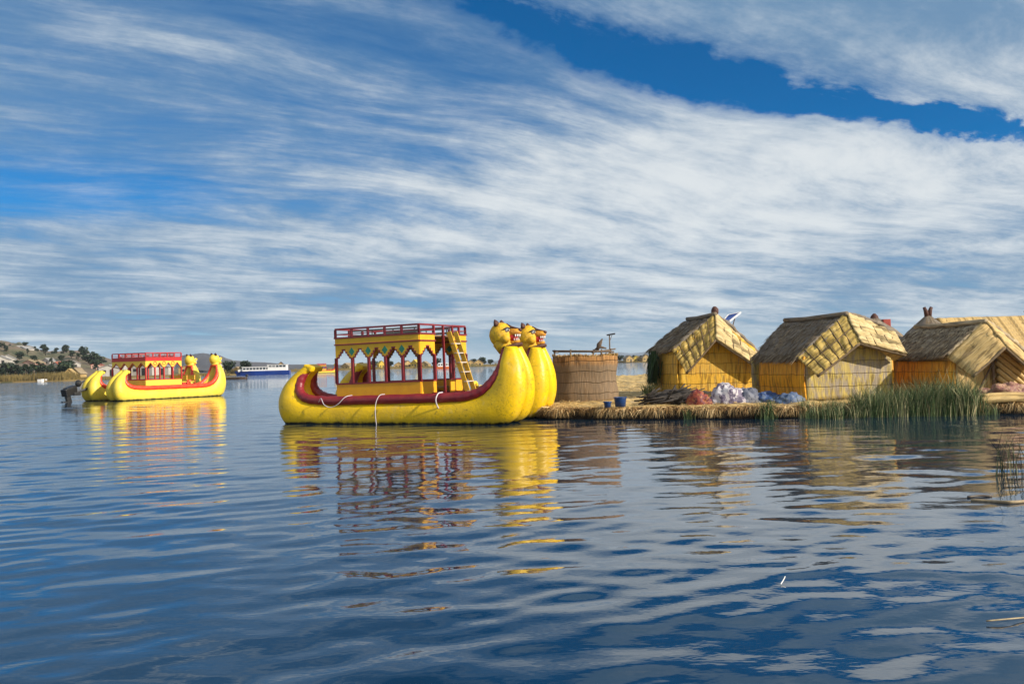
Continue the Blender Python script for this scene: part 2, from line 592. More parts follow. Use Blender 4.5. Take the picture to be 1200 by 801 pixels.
OUT = [(-3.75, 2.1), (-4.28, 1.69), (-4.59, 1.3), (-4.73, .78), (-4.6, .23), (-4.06, -.13), (-2.09, -.24), (.3, -.24), (2.39, -.22), (3.63, -.18), (4.36, .05), (4.68, .55), (4.78, 1.12), (4.71, 1.74), (4.46, 2.38)]
INN = [(-3.42, 1.97), (-3.76, 1.62), (-3.88, 1.32), (-3.81, 1.05), (-3.49, .86), (-2.95, .8), (-2.06, .76), (.33, .75), (2.42, .76), (3.2, .89), (3.63, 1.22), (3.86, 1.6), (3.97, 1.95), (4.03, 2.19), (4.07, 2.41)]
ROLL = [(-3.55, 2.0), (-3.83, 1.68), (-3.88, 1.32), (-3.7, 1.05), (-3.27, .89), (-2.45, .83), (-1.23, .82), (.45, .82), (2.06, .82), (2.83, .85), (3.36, 1.0), (3.74, 1.3), (3.95, 1.62), (4.04, 1.97), (4.06, 2.3)]
RYB = [.17, .25, .32, .38, .41, .42, .42, .42, .42, .42, .41, .39, .35, .28, .20]
YOF = [.19, .27, .33, .38, .40, .40, .40, .40, .40, .40, .40, .38, .34, .28, .20]   # bundle centre from the hull's middle
ROFF = [.20, .32, .42, .52, .58, .6, .6, .6, .6, .6, .58, .54, .47, .38, .28]


def bundle(mb, yc, sgn, dx=0.0, seed=0, sx=1.0):
    A = catmull([(*o, *i, ry, yo) for o, i, ry, yo in zip(OUT, INN, RYB, YOF)], 6)
    n = 22
    vs, fs, uv = [], [], []
    cen = (A[:, 0:2] + A[:, 2:4]) / 2
    L = 0
    for j in range(len(A)):
        c = cen[j]
        d = (A[j, 0:2] - A[j, 2:4]) / 2
        if j:
            L += np.linalg.norm(cen[j] - cen[j - 1])
        for q in range(n):
            a = 2 * math.pi * q / n
            ca, sa = math.cos(a), math.sin(a)
            e = .88
            ca2 = math.copysign(abs(ca) ** e, ca)
            sa2 = math.copysign(abs(sa) ** e, sa)
            lump = 1 + .03 * fbm(L * 1.3, q * .9 + seed * 7, sgn * 3.0, 3)
            x, z = c + d * ca2 * lump
            vs.append((x * sx + dx, yc + sgn * A[j, 5] + A[j, 4] * sa2 * lump, z))
            uv.append((a * .4, L))
    N = len(A)
    for j in range(N - 1):
        for q in range(n):
            q2 = (q + 1) % n
            fs.append((j * n + q, j * n + q2, (j + 1) * n + q2, (j + 1) * n + q))
    fs.append(tuple(range(n - 1, -1, -1)))
    fs.append(tuple((N - 1) * n + q for q in range(n)))
    mb.add(vs, fs, uv)


FACEO = paint('face_orange', (.66, .30, .012), (.42, .16, .012), rough=.6, scale=9, bump=.03, bscale=24)


def make_head(parent, x, yc, z, S=1.0, mat=None):
    """snarling puma head, looking along +x"""
    h = MB()
    def sh(d):
        k = 1 + .05 * fbm(d.x * 3 + x, d.y * 3 + yc, d.z * 3, 3)
        if d.z < -.3:
            k *= 1 + .12 * (-d.z - .3)
        return k
    h.ball((0, 0, 0), (.37 * S, .36 * S, .37 * S), 24, 16, fn=sh)
    h.tube([(.0, 0, -.18 * S), (.14 * S, 0, -.46 * S)], [.31 * S, .27 * S], 16)
    for s in (-1, 1):
        h.ball((.20 * S, s * .22 * S, -.14 * S), (.17 * S, .13 * S, .15 * S), 12, 8)
    o = h.build('puma_head', mat or HEADY, parent, smooth=True)
    o.location = (x, yc, z)
    o.rotation_euler = (0, R(-4), 0)
    for s in (-1, 1):
        e = MB()
        e.tube([(0, 0, -.06 * S), (.0, 0, .04 * S), (-.02 * S, s * .02, .09 * S), (-.03 * S, s * .03, .135 * S)], [.12 * S, .115 * S, .075 * S, .02], 12, flat=.6)
        eo = e.build('ear', BROWN, o, smooth=True)
        eo.location = (-.04 * S, s * .21 * S, .33 * S)
        w = MB()
        w.ball((.285 * S, s * .20 * S, .10 * S), (.085 * S, .07 * S, .052 * S), 14, 8, rot=Matrix.Rotation(s * .55, 3, 'Z'))
        wo = w.build('eye', WHITE, o, smooth=True)
        pz = MB()
        pz.ball((.335 * S, s * .235 * S, .10 * S), (.034 * S, .034 * S, .036 * S), 10, 6)
        pz.tube([(.20 * S, s * .31 * S, .13 * S), (.31 * S, s * .22 * S, .175 * S), (.37 * S, s * .11 * S, .15 * S)], [.02 * S, .028 * S, .02 * S], 6)
        pz.build('eye_outline', BLACK, o, smooth=True)
    u = MB()
    u.tube([(.22 * S, 0, .04 * S), (.42 * S, 0, .03 * S), (.58 * S, 0, .02 * S), (.63 * S, 0, .02 * S)], [.17 * S, .155 * S, .13 * S, .06 * S], 16, flat=.75)
    u.build('upper_jaw', mat or FACEO, o, smooth=True)
    l = MB()
    l.tube([(.16 * S, 0, -.24 * S), (.38 * S, 0, -.27 * S), (.52 * S, 0, -.255 * S), (.57 * S, 0, -.24 * S)], [.14 * S, .13 * S, .11 * S, .05 * S], 14, flat=.5)
    l.build('lower_jaw', mat or FACEO, o, smooth=True)
    mo = MB()
    mo.tube([(.2 * S, 0, -.1 * S), (.40 * S, 0, -.11 * S), (.50 * S, 0, -.12 * S)], [.15 * S, .135 * S, .08 * S], 14, flat=.9)
    mo.build('mouth', MOUTH, o, smooth=True)
    te = MB()
    for s in (-1, 1):
        for q, xx in enumerate((.50, .55, .58)):
            yy = s * (.115, .085, .045)[q] * S
            te.tube([(xx * S, yy, -.045 * S), (xx * S, yy, -.13 * S)], [.024 * S, .006], 6)
            te.tube([((xx - .05) * S, yy, -.215 * S), ((xx - .05) * S, yy, -.15 * S)], [.02 * S, .005], 6)
    te.build('teeth', WHITE, o, smooth=True)
    no = MB()
    no.ball((.62 * S, 0, .075 * S), (.06 * S, .085 * S, .05 * S), 12, 8)
    no.tube([(.20 * S, 0, .31 * S), (.34 * S, 0, .20 * S), (.48 * S, 0, .145 * S), (.62 * S, 0, .10 * S)], [.03 * S, .055 * S, .05 * S, .045 * S], 8, flat=.6)
    no.build('nose', BROWN, o, smooth=True)
    return o


def arcade(mb, tr, p0, p1, n, zs, zp, zt, th=.045, steps=4, gap=.07):
    """fretwork board hanging from zt: n stepped pointed arches from zs up to zp"""
    p0, p1 = Vector((*p0, 0)), Vector((*p1, 0))
    d = p1 - p0
    L = d.length
    d.normalize()
    nrm = Vector((d.y, -d.x, 0))
    rot = Matrix((d, nrm, Vector((0, 0, 1)))).transposed()
    w = L / n
    def bx(m, a, b, z0, z1, t_):
        c = p0 + d * ((a + b) / 2) + Vector((0, 0, (z0 + z1) / 2))
        m.box(c, (b - a, t_, z1 - z0), rot)
    cols = []
    for i in range(n):
        x0 = i * w
        cols.append((x0, x0 + gap / 2, zs))
        sw = (w - gap) / (2 * steps)
        for s_ in range(2 * steps):
            hgt = s_ if s_ < steps else 2 * steps - 1 - s_
            zz = zs + (zp - zs) * (hgt + .6) / (steps - .4)
            cols.append((x0 + gap / 2 + s_ * sw, x0 + gap / 2 + (s_ + 1) * sw, zz))
        cols.append((x0 + w - gap / 2, x0 + w, zs))
    for a, b, zz in cols:
        bx(mb, a, b, zz, zt, th)
        bx(tr, a - .006, b + .006, zz - .045, zz - .001, th + .012)
    for (a, b, z1), (a2, b2, z2) in zip(cols, cols[1:]):
        if abs(z1 - z2) > .01:
            lo, hi = min(z1, z2), max(z1, z2)
            xx = b + (.011 if z2 > z1 else -.011)
            bx(tr, xx - .010, xx + .010, lo, hi - .03, th + .010)


def make_boat(name, loc, heading, P):
    root = empty(name, loc, heading, R(P.get('pitch', 0)))
    hm, gm, wm, cm, cl = P['hull'], P['roll'], P['wood'], P['cab'], P['low']
    HS = P.get('half', 1.45)
    for si, s in enumerate((-1, 1)):
        b = MB()
        dx = P.get('dx', (0, 0))[si]
        sx = P.get('sx', (1, 1))[si]
        for q in (-1, 1):
            bundle(b, s * HS, q, dx, si * 2 + q, sx)
        ho = b.build('hull', hm, root, smooth=True)
        for q in (-1, 1):
            A = catmull([(a[0] * sx + dx, s * HS + q * r_, a[1]) for a, r_ in zip(ROLL, ROFF)], 6)
            rr = [.09 + .075 * min(1, i / 6, (len(A) - 1 - i) / 14) + .008 * math.sin(i * 1.9) for i in range(len(A))]
            g = MB()
            g.tube(A, rr, 14)
            g.build('gunwale', gm, ho, smooth=True)
        c = MB()
        rot = Matrix.Rotation(R(21), 3, 'Y')
        c.box((-3.57 * sx + dx, s * HS, 2.0), (.36, .74, .20), rot)
        c.build('stern_cap', hm, ho, bevel=.06)
        nb = MB()
        nb.tube([(4.22 * sx + dx, s * HS, 2.34), (4.2 * sx + dx, s * HS, 2.42)], [.36, .37], 18)
        nb.build('neck_band', BROWN if P.get('big') else gm, ho, smooth=True)
        make_head(root, P.get('hx', 4.12) * sx + dx, s * HS, 2.78, P.get('head', 1.0), P.get('headmat'))
    # deck between and over the hulls
    dk = MB()
    dk.box((-.1, 0, .74), (6.2, 2 * HS + .7, .06))
    dk.build('deck', DECK, root)
    x0, x1, y0, y1 = P['cabin']
    ZS, ZR = 1.37, 2.75
    nx, ny = P['arches']
    # lower panels
    for (a, b_) in P['low_panels']:
        pb_ = MB()
        pb_.bar((a[0], a[1], (ZS + .77) / 2), (b_[0], b_[1], (ZS + .77) / 2), .05, ZS - .77)
        po = pb_.build('lower_panel', cl, root)
        sl_ = MB()
        sl_.bar((a[0], a[1], ZS + .025), (b_[0], b_[1], ZS + .025), .09, .05)
        sl_.build('sill', wm, po)
    # fretwork above
    for (a, b_, n) in P['arcades']:
        mb, tr = MB(), MB()
        arcade(mb, tr, a, b_, n, 2.27, 2.60, ZR, gap=.10)
        ao = mb.build('arcade_panel', cm, root)
        tr.build('arch_trim', wm, ao)
        d = Vector((b_[0] - a[0], b_[1] - a[1], 0))
        L = d.length
        d.normalize()
        nrm = Vector((d.y, -d.x, 0))
        if P.get('diamonds'):
            for i in range(1, n):
                g = MB()
                c = Vector((*a, 2.50)) + d * (L * i / n) + nrm * .024
                g.add([c + d * .115, c + Vector((0, 0, .145)), c - d * .115, c - Vector((0, 0, .145)),
                       c + d * .115 + nrm * .012, c + Vector((0, 0, .145)) + nrm * .012, c - d * .115 + nrm * .012, c - Vector((0, 0, .145)) + nrm * .012],
                      [(0, 1, 2, 3), (7, 6, 5, 4), (0, 4, 5, 1), (1, 5, 6, 2), (2, 6, 7, 3), (3, 7, 4, 0)])
                g.build('diamond', GREEN, ao)
        else:
            for i in range(1, n):
                g = MB()
                c = Vector((*a, 2.56)) + d * (L * i / n) + nrm * .035
                g.tube([c + d * (.12 * math.cos(q * math.pi / 8)) + Vector((0, 0, .12 * math.sin(q * math.pi / 8))) for q in range(17)], .022, 6, cap=False)
                g.build('ring', wm, ao, smooth=True)
        # posts under the fretwork
        for i in range(n + 1):
            c = Vector((*a, 0)) + d * (L * i / n)
            pm = MB()
            pm.box((c.x, c.y, (ZS + 2.29) / 2 + .02), (.085, .085, 2.29 - ZS - .04))
            pm.build('post', wm, root)
    # roof with painted fascia and mouldings
    rf = MB()
    rf.box(((x0 + x1) / 2, (y0 + y1) / 2, 2.93), (x1 - x0 - .08, y1 - y0 - .08, .05))
    ro = rf.build('roof', ROOFIN, root)
    for (a, b_, n) in P['fascias']:
        fm = MB()
        fm.bar((a[0], a[1], 2.87), (b_[0], b_[1], 2.87), .06, .21)
        fo = fm.build('fascia', P.get('fascia', cm), root)
        mm = MB()
        d = (Vector((*b_, 0)) - Vector((*a, 0))).normalized() * .03
        mm.bar((a[0] - d.x, a[1] - d.y, 2.755), (b_[0] + d.x, b_[1] + d.y, 2.755), .11, .045)
        mm.bar((a[0] - d.x, a[1] - d.y, 2.99), (b_[0] + d.x, b_[1] + d.y, 2.99), .12, .05)
        mm.build('moulding', wm, fo)
        # railing of the upper deck
        rl = MB()
        rl.bar((a[0], a[1], 3.30), (b_[0], b_[1], 3.30), .06, .06)
        rl.bar((a[0], a[1], 3.12), (b_[0], b_[1], 3.12), .03, .03)
        ra = rl.build('railing', wm, root)
        for i in range(n + 1):
            c = Vector((*a, 0)).lerp(Vector((*b_, 0)), i / n)
            pm = MB()
            pm.box((c.x, c.y, 3.145), (.07, .07, .26))
            pm.build('railing_post', wm, ra)
    # benches on the upper deck
    for yy in ((y0 + .55), (y1 - .55)):
        bm = MB()
        bm.box(((x0 + x1) / 2, yy, 3.06), (x1 - x0 - .6, .32, .04))
        for i in range(4):
            bm.box((x0 + .4 + (x1 - x0 - .8) * i / 3, yy, 3.0), (.05, .26, .08))
        bm.bar((x0 + .3, yy - .14, 3.22), (x1 - .3, yy - .14, 3.22), .03, .06)
        for i in range(4):
            bm.box((x0 + .4 + (x1 - x0 - .8) * i / 3, yy - .14, 3.14), (.03, .03, .12))
        bm.build('roof_bench', GREY, root)
    return root


def ladder(root, xt, xb, yc, zt=2.95, zb=.80, hw=.25):
    l = MB()
    top, bot = Vector((xt, yc, zt)), Vector((xb, yc, zb))
    lo = None
    for s in (-1, 1):
        A = [(xt - .02, yc + s * hw, zt + .12), (xt + .10, yc + s * hw, zt - .02)]
        l.bar((xt, yc + s * hw, zt + .12), (xb, yc + s * hw, zb), .05, .17, up=(1, 0, .4))
    lo = l.build('ladder', LADY, root)
    for i in range(6):
        f_ = (i + .9) / 6.4
        c = top.lerp(bot, f_)
        r_ = MB()
        r_.box(c + Vector((.05, 0, 0)), (.10, 2 * hw + .1, .035))
        r_.build('rung', RUNG, lo)
    return lo


# ------------------------------------------------------------------ the near boat
H1 = -R(24)
X0, X1, Y0, Y1 = -2.33, 1.01, -1.65, 1.78
near = make_boat('double_hulled_reed_boat', (-3.316, 33.332, 0), H1, dict(
    hull=Y_HULL, roll=MAROON, wood=MWOOD, cab=CAB, low=CABLOW, cabin=(X0, X1, Y0, Y1), arches=(5, 3), diamonds=True, big=True, hx=3.86, half=1.45, pitch=-1.0, dx=(.10, .10), sx=(1, .92), head=1.08,
    low_panels=[((X0, Y0), (X1, Y0)), ((X0, Y1), (X1, Y1)), ((X1, Y0), (X1, -.60)), ((X1, .45), (X1, Y1)), ((X0, Y0), (X0, -.6)), ((X0, .6), (X0, Y1))],
    arcades=[((X0, Y0), (X1, Y0), 5), ((X0, Y1), (X1, Y1), 5), ((X1, Y0), (X1, -.62), 1), ((X1, .75), (X1, Y1), 1), ((X0, Y0), (X0, -.62), 1), ((X0, .75), (X0, Y1), 1)],
    fascias=[((X0, Y0), (X1, Y0), 5), ((X0, Y1), (X1, Y1), 5), ((X1, Y0), (X1, -.62), 1), ((X1, .75), (X1, Y1), 2), ((X0, Y0), (X0, Y1), 4)]))
tag(near, 'large bright yellow twin hulled reed boat with maroon gunwales and green diamonds on its cabin', 'boat')
pm = MB()
pm.box((X1 + .02, .02, 2.05), (.07, .07, 2.5))
pm.build('post', MWOOD, near)
rl = MB()
rl.bar((X1, -.62, 3.30), (X1, .75, 3.30), .05, .05)
rl.build('railing', MWOOD, near)
bxm = MB()
bxm.box((X1 - 1.0, -.1, 1.0), (.9, .7, .45))
bxm.build('bench', GREY, near)
for s in (-1, 1):
    b = MB()
    b.box((-.66, s * 1.28, 1.12), (2.9, .36, .05))
    for i in range(4):
        b.box((-1.9 + i * .83, s * 1.28, .92), (.06, .3, .34))
    b.build('bench', DECK, near)
ladder(near, 1.14, 1.85, .50)


def rope(root, pts, r=.013):
    A = catmull(pts, 5)
    m = MB()
    m.tube(A, r, 6)
    return m.build('rope', ROPE, root, smooth=True)


yN = -1.45 - .84
rope(near, [(-2.75, yN + .10, .80), (-2.55, yN - .03, .93), (-2.40, yN - .08, .72), (-2.15, yN - .07, .62), (-1.85, yN - .06, .72), (-1.60, yN + .02, .95), (-1.5, yN + .3, 1.0)])
rope(near, [(-.20, yN + .3, 1.0), (-.24, yN + .04, .97), (-.32, yN - .07, .75), (-.38, yN - .05, .40), (-.40, yN + .02, .02), (-.40, yN + .1, -.2)])
rope(near, [(2.0, yN + .3, 1.0), (1.98, yN + .04, .97), (1.95, yN - .08, .78), (1.95, yN + .0, .58), (1.96, yN + .12, .45)], .022)
fb = MB()
fb.tube([(1.75, 1.05, 1.12 + .0), (1.75, 1.05, 1.14)], .2, 14)
fb.tube([(1.7 + .0, 1.05 + .17 * math.cos(q * math.pi / 7), 1.05 + .20 * math.sin(q * math.pi / 7)) for q in range(15)], .06, 8, cap=False)
fb.build('fender_ring', CAB2, near, smooth=True)

# ------------------------------------------------------------------ the second boat, further off
a0 = (-3.15, -1.8)
FX0, FX1, FY0, FY1 = -2.1, .9, -1.7, 2.2
fars = make_boat('double_hulled_reed_boat', (-26.26, 69.17, 0), R(57), dict(
    hull=Y_HULL2, roll=RED, wood=RWOOD, cab=CAB2, low=CAB2, cabin=(FX0, FX1, FY0, FY1), arches=(4, 4), head=1.06, half=1.45, pitch=0, headmat=CAB2, fascia=RWOOD,
    low_panels=[((FX0, FY0), (FX1, FY0)), ((FX0, FY1), (FX1, FY1)), ((FX0, FY0), (FX0, FY1)), ((FX1, FY0), (FX1, -.6)), ((FX1, .8), (FX1, FY1))],
    arcades=[((FX0, FY0), (FX1, FY0), 4), ((FX0, FY1), (FX1, FY1), 4), ((FX0, FY0), (FX0, FY1), 4), ((FX1, FY0), (FX1, -.6), 1), ((FX1, .8), (FX1, FY1), 1)],
    fascias=[((FX0, FY0), (FX1, FY0), 5), ((FX0, FY1), (FX1, FY1), 5), ((FX0, FY0), (FX0, FY1), 5), ((FX1, FY0), (FX1, FY1), 3)]))
tag(fars, 'smaller-looking yellow twin hulled reed boat with red rails and ringed cabin, motor at stern', 'boat')
for xx in (1.7, 2.4):
    b = MB()
    b.box((xx, 0, 1.15), (.4, 2.0, .05))
    b.box((xx + .22, 0, 1.45), (.05, 2.0, .35))
    bo = b.build('bench', CAB2, fars)
    for yy in (-.95, 0, .95):
        l = MB()
        l.box((xx + .26, yy, 1.2), (.05, .07, .95))
        l.box((xx - .15, yy, .95), (.05, .07, .4))
        l.build('bench_leg', RWOOD, bo)
om = MB()
rz_ = Matrix.Rotation(R(12), 3, 'Z') @ Matrix.Rotation(R(-14), 3, 'Y')
om.box((-5.75, 1.75, .74), (1.0, .52, .5), rz_)
om.box((-5.72, 1.75, 1.0), (.8, .44, .12), rz_)
om.box((-5.8, 1.75, .1), (.34, .26, 1.0), Matrix.Rotation(R(-14), 3, 'Y'))
om.box((-5.3, 1.7, .55), (.5, .5, .2))
om.box((-6.0, 1.75, .02), (.6, .3, .08))
om.bar((-5.4, 1.7, .62), (-4.5, 1.5, .9), .16)
mo_ = om.build('outboard_motor', BLACK, fars, bevel=.07)
tl = MB()
tl.bar((-5.5, 1.7, .9), (-4.7, 1.55, 1.45), .08)
tl.ball((-5.15, 1.62, 1.28), (.22, .22, .25), 10, 8)
tl.build('tiller', BLACK, mo_)

# a third reed boat, far off, seen between the near boat's stern and cabin
small = copy_tree(fars)
pp = at(379, 437, 330)
small.location = (pp[0], pp[1], 0)
small.rotation_euler = (0, 0, R(14))
for ch in list(small.children):
    if ch.name.startswith('outboard'):
        for g in list(ch.children):
            bpy.data.objects.remove(g)
        bpy.data.objects.remove(ch)
tag(small, 'tiny distant yellow reed boat behind the big boat stern, right of the blue ferry', 'boat')

#PART2
# ------------------------------------------------------------------ reed island
STRAW = reed_mat('straw_ground', (.66, .47, .19), (.50, .34, .13), (.38, .29, .18), band=0, old=.3, strand=14, mottling=.5, depth=.03)
STRAW_B = tint_mat('straw_blades', [(.10, .06, .025), (.30, .18, .06), (.50, .34, .13), (.62, .46, .22)])
FRINGE_B = tint_mat('fringe_blades', [(.06, .035, .015), (.24, .13, .05), (.52, .33, .13), (.74, .54, .27)])
PEAT = paint('wet_peat', (.020, .014, .008), (.04, .026, .012), rough=.7, scale=5, bump=.05, bscale=9)
TOTORA = tint_mat('green_reeds', [(.016, .032, .014), (.035, .075, .025), (.085, .14, .045), (.20, .23, .09), (.50, .44, .24)])

FRONT = catmull([(-.6, 34.6), (1.0, 32.4), (2.8, 31.1), (5.4, 30.05), (7.9, 29.35), (10.5, 29.05), (12.9, 28.55), (15.5, 28.4), (19, 28.0), (26, 27.2), (38, 26)], 8)
BACK = catmull([(6.6, 63), (7.4, 64), (8.6, 65), (10, 66), (13, 67), (17, 68), (21, 68), (26, 69), (32, 70), (42, 72), (60, 74)], 8)


def isl_z(b, x, y):
    e = min(1.0, b / .05)
    return .34 + .10 * e + .42 * min(1, max(0, (y - 40) / 22)) + .07 * fbm(x * .8, y * .8, 0, 4) * (.4 + e)


def island():
    n = len(FRONT) - 1
    nb = 60
    m = MB()
    def fn(a, b):
        i = min(int(a * n), n - 1)
        f_ = a * n - i
        p = FRONT[i] * (1 - f_) + FRONT[i + 1] * f_
        q = BACK[i] * (1 - f_) + BACK[i + 1] * f_
        bb = b ** 1.8
        x, y = p * (1 - bb) + q * bb
        wv = .12 * fbm(x * 1.3, y * 1.3, 4.0, 3)
        y += wv * (1 - bb)
        return (x, y, isl_z(bb, x, y))
    m.grid(fn, 240, nb, lambda a, b: (fn(a, b)[0] * .7 + fn(a, b)[1] * .7, fn(a, b)[1] * .7 - fn(a, b)[0] * .7))
    # the peat edge under the straw
    vs, fs = [], []
    N = 240
    for i in range(N + 1):
        x, y, z = fn(i / N, 0)
        o = .10 * fbm(x * 2.1, 3.3, 1.0, 3)
        vs += [(x, y, z), (x, y - .05 + o * .5, z - .16), (x, y + .10 + o, .06), (x, y + .12, -.5)]
    for i in range(N):
        for k_ in range(3):
            a = i * 4 + k_
            fs.append((a, a + 1, a + 5, a + 4))
    m2 = MB()
    m2.add(vs, fs)
    o = m.build('reed_island_ground', STRAW, smooth=True)
    tag(o, 'golden trampled straw ground of the floating reed island', 'ground', kind='structure')
    e = m2.build('reed_island_bank', PEAT, smooth=True)
    tag(e, 'dark wet peat edge of the floating reed island', 'bank', kind='structure')
    return fn


ISL = island()


def fringe():
    m = MB()
    n = 9500
    a = rng.uniform(0.03, .86, n)
    B = np.array([ISL(x, 0) for x in a])
    clump = np.array([fbm(b[0] * 1.7, 9.1, 0, 3) for b in B])
    B[:, 1] += rng.uniform(-.02, .30, n)
    B[:, 2] += rng.uniform(-.05, .05, n)
    L = rng.uniform(.18, .46, n) * (1 + .7 * clump)
    ang = rng.normal(0, .55, n)
    lean = rng.uniform(.25, .8, n)
    T = B + np.stack([np.sin(ang) * L, -L * lean, -L * np.cos(ang) * .75], 1)
    T[:, 2] = np.maximum(T[:, 2], .02)
    bend = np.stack([np.zeros(n), -L * .22, L * .22], 1)
    t = np.clip(.62 + rng.normal(0, .22, n) + .35 * clump, 0, 1)
    add_blades(m, B, T, rng.uniform(.012, .026, n), bend, t)
    # upright stubble along the edge
    n = 2600
    a = rng.uniform(0.03, .86, n)
    B = np.array([ISL(x, 0) for x in a])
    B[:, 1] += rng.uniform(-.05, .5, n)
    B[:, 2] -= .03
    L = rng.uniform(.04, .16, n)
    T = B + np.stack([rng.normal(0, .6, n) * L, rng.normal(-.2, .6, n) * L, L], 1)
    add_blades(m, B, T, .012, None, np.clip(rng.normal(.6, .25, n), 0, 1))
    o = m.build('straw_fringe', FRINGE_B)
    tag(o, 'ragged straw fringe hanging over the reed island edge into the water', 'straw', kind='stuff')
    m = MB()
    n = 9000
    a = rng.uniform(0.05, .86, n)
    b = rng.uniform(.03, .75, n)
    B = np.array([ISL(p, q) for p, q in zip(a, b)])
    B[:, 2] += rng.uniform(.0, .05, n)
    ang = rng.uniform(0, 6.28, n)
    L = rng.uniform(.15, .5, n)
    T = B + np.stack([np.cos(ang) * L, np.sin(ang) * L, rng.uniform(-.02, .09, n)], 1)
    add_blades(m, B, T, .018, None, np.clip(rng.normal(.68, .2, n), 0, 1))
    o = m.build('loose_straw', STRAW_B)
    tag(o, 'loose golden straw littering the reed island surface', 'straw', kind='stuff')


fringe()


def gz(px, Y):
    """world x on the line of sight at column px, Y metres away"""
    return at(px, 440, Y)[0]


def green_reeds():
    m = MB()
    B, T, bend, tn, W = [], [], [], [], []
    for (p0, p1, cnt, h0, h1) in [(958, 1005, 1000, .25, .70), (1000, 1062, 2100, .35, 1.12), (1055, 1148, 3800, .35, 1.25), (1075, 1140, 380, 1.0, 1.62), (940, 965, 220, .3, .7), (1140, 1160, 260, .3, .7)]:
        for _ in range(cnt):
            px = random.uniform(p0, p1)
            x0 = gz(px, 28.7)
            yf = 29.2 - .06 * (x0 - 8)
            y = yf + random.uniform(-.75, .55)
            x = x0 + random.uniform(-.1, .1)
            e = min(1, (px - p0) / 10, (p1 - px) / 10)
            h = random.uniform(h0, h1) * (.55 + .45 * e) * (1 + .25 * fbm(x * 2.2, 1.0, 0, 2))
            lx, ly = random.gauss(.03, .30), random.gauss(-.05, .24)
            B.append((x, y, -.05))
            T.append((x + lx * h, y + ly * h, h * random.uniform(.92, 1)))
            bend.append((-lx * h * .28, -ly * h * .28, .05 * h))
            q = random.random()
            tn.append(min(1, max(0, random.gauss(.36, .22))) if q < .76 else random.uniform(.8, 1))
            W.append(random.uniform(.007, .018))
    add_blades(m, np.array(B), np.array(T), np.array(W), np.array(bend), np.array(tn))
    tag(m.build('green_reeds', TOTORA), 'tall dark green reeds growing at the island edge before the right huts', 'reeds', kind='stuff')


green_reeds()


def clump(name, px, Y, n, h, spread, label, cat, mat=TOTORA, tmean=.35, z0=0.0, wd=.02, lean=.25, group=None):
    m = MB()
    r = np.random.default_rng(int(px * 3 + Y))
    c = at(px, 440, Y)
    B = np.stack([r.normal(0, spread, n), r.normal(0, spread * .6, n), np.zeros(n) - .03], 1)
    H = h * r.uniform(.45, 1.0, n)
    l = r.normal(0, lean, (n, 2))
    T = B + np.stack([l[:, 0] * H, l[:, 1] * H, H], 1)
    bend = np.stack([-l[:, 0] * H * .25, -l[:, 1] * H * .25, H * .04], 1)
    add_blades(m, B, T, r.uniform(.6, 1.2, n) * wd, bend, np.clip(r.normal(tmean, .2, n), 0, 1))
    o = m.build(name, mat)
    o.location = (c[0], Y, z0)
    tag(o, label, cat, group)
    return o


clump('reed_tuft', 899, 29.25, 170, .75, .16, 'dark green reed tuft at the island edge below the blue tarps', 'reed tuft')
clump('reed_tuft', 806, 29.9, 50, .5, .10, 'small sparse green tuft in the straw edge below the red bundle', 'reed tuft', tmean=.5)
clump('reed_tuft', 942, 29.2, 60, .9, .10, 'thin pale stems beside the orange wall of the second hut', 'reed tuft', tmean=.8)

# reeds standing in the open water on the right
DARKREED = tint_mat('dark_water_reeds', [(.012, .018, .012), (.03, .045, .02), (.14, .14, .06), (.35, .30, .16)])
for (px, Y, n, h, s_, lab) in [(1166, 14.6, 9, .95, .05, 'thin dark water reeds leaning left, leftmost of the clumps in open water'),
                               (1181, 14.9, 16, .88, .07, 'middle clump of dark reeds standing in the open water'),
                               (1197, 14.5, 26, .98, .10, 'densest clump of dark reeds in open water at the picture edge')]:
    clump('water_reeds', px, Y, n, h, s_, lab, 'reeds', DARKREED, .45, -.02, .012, .24, 'dark reeds standing in the open water')


def stalk(pts, r, mat, name, label, cat):
    m = MB()
    m.tube(catmull(pts, 4), r, 6)
    o = m.build(name, mat, smooth=True)
    tag(o, label, cat)
    return o


DRY = paint('dry_stalk', (.40, .31, .18), (.25, .18, .10), rough=.7, scale=12)
DRYD = paint('soaked_stalk', (.10, .075, .05), (.06, .04, .03), rough=.5, scale=12)
def wat(px, py, z=.012):
    d = _F * FPX + _R * (px - 600) + _U * (400.5 - py)
    k = (z - CAM[2]) / d[2]
    return CAM + d * k
stalk([wat(1138, 585.5), wat(1160, 587), wat(1185, 588, .03), wat(1215, 586)], .022, DRY, 'floating_stalk', 'brown broken reed stalk floating below the dark water reeds', 'stalk')
stalk([wat(1134, 582), wat(1148, 580.5, .02), wat(1162, 581)], .016, DRYD, 'floating_stalk', 'short soaked dark stalk floating left of the brown broken stalk', 'stalk')
stalk([wat(1156, 727), wat(1178, 725, .02), wat(1206, 722.5)], .006, DRY, 'floating_stalk', 'pale thin reed stalk floating near the lower right corner', 'stalk')
stalk([wat(915, 684), wat(918, 679, .03), wat(920, 675, .05)], .005, WHITE, 'feather', 'tiny white feather standing on the water in the foreground', 'feather')

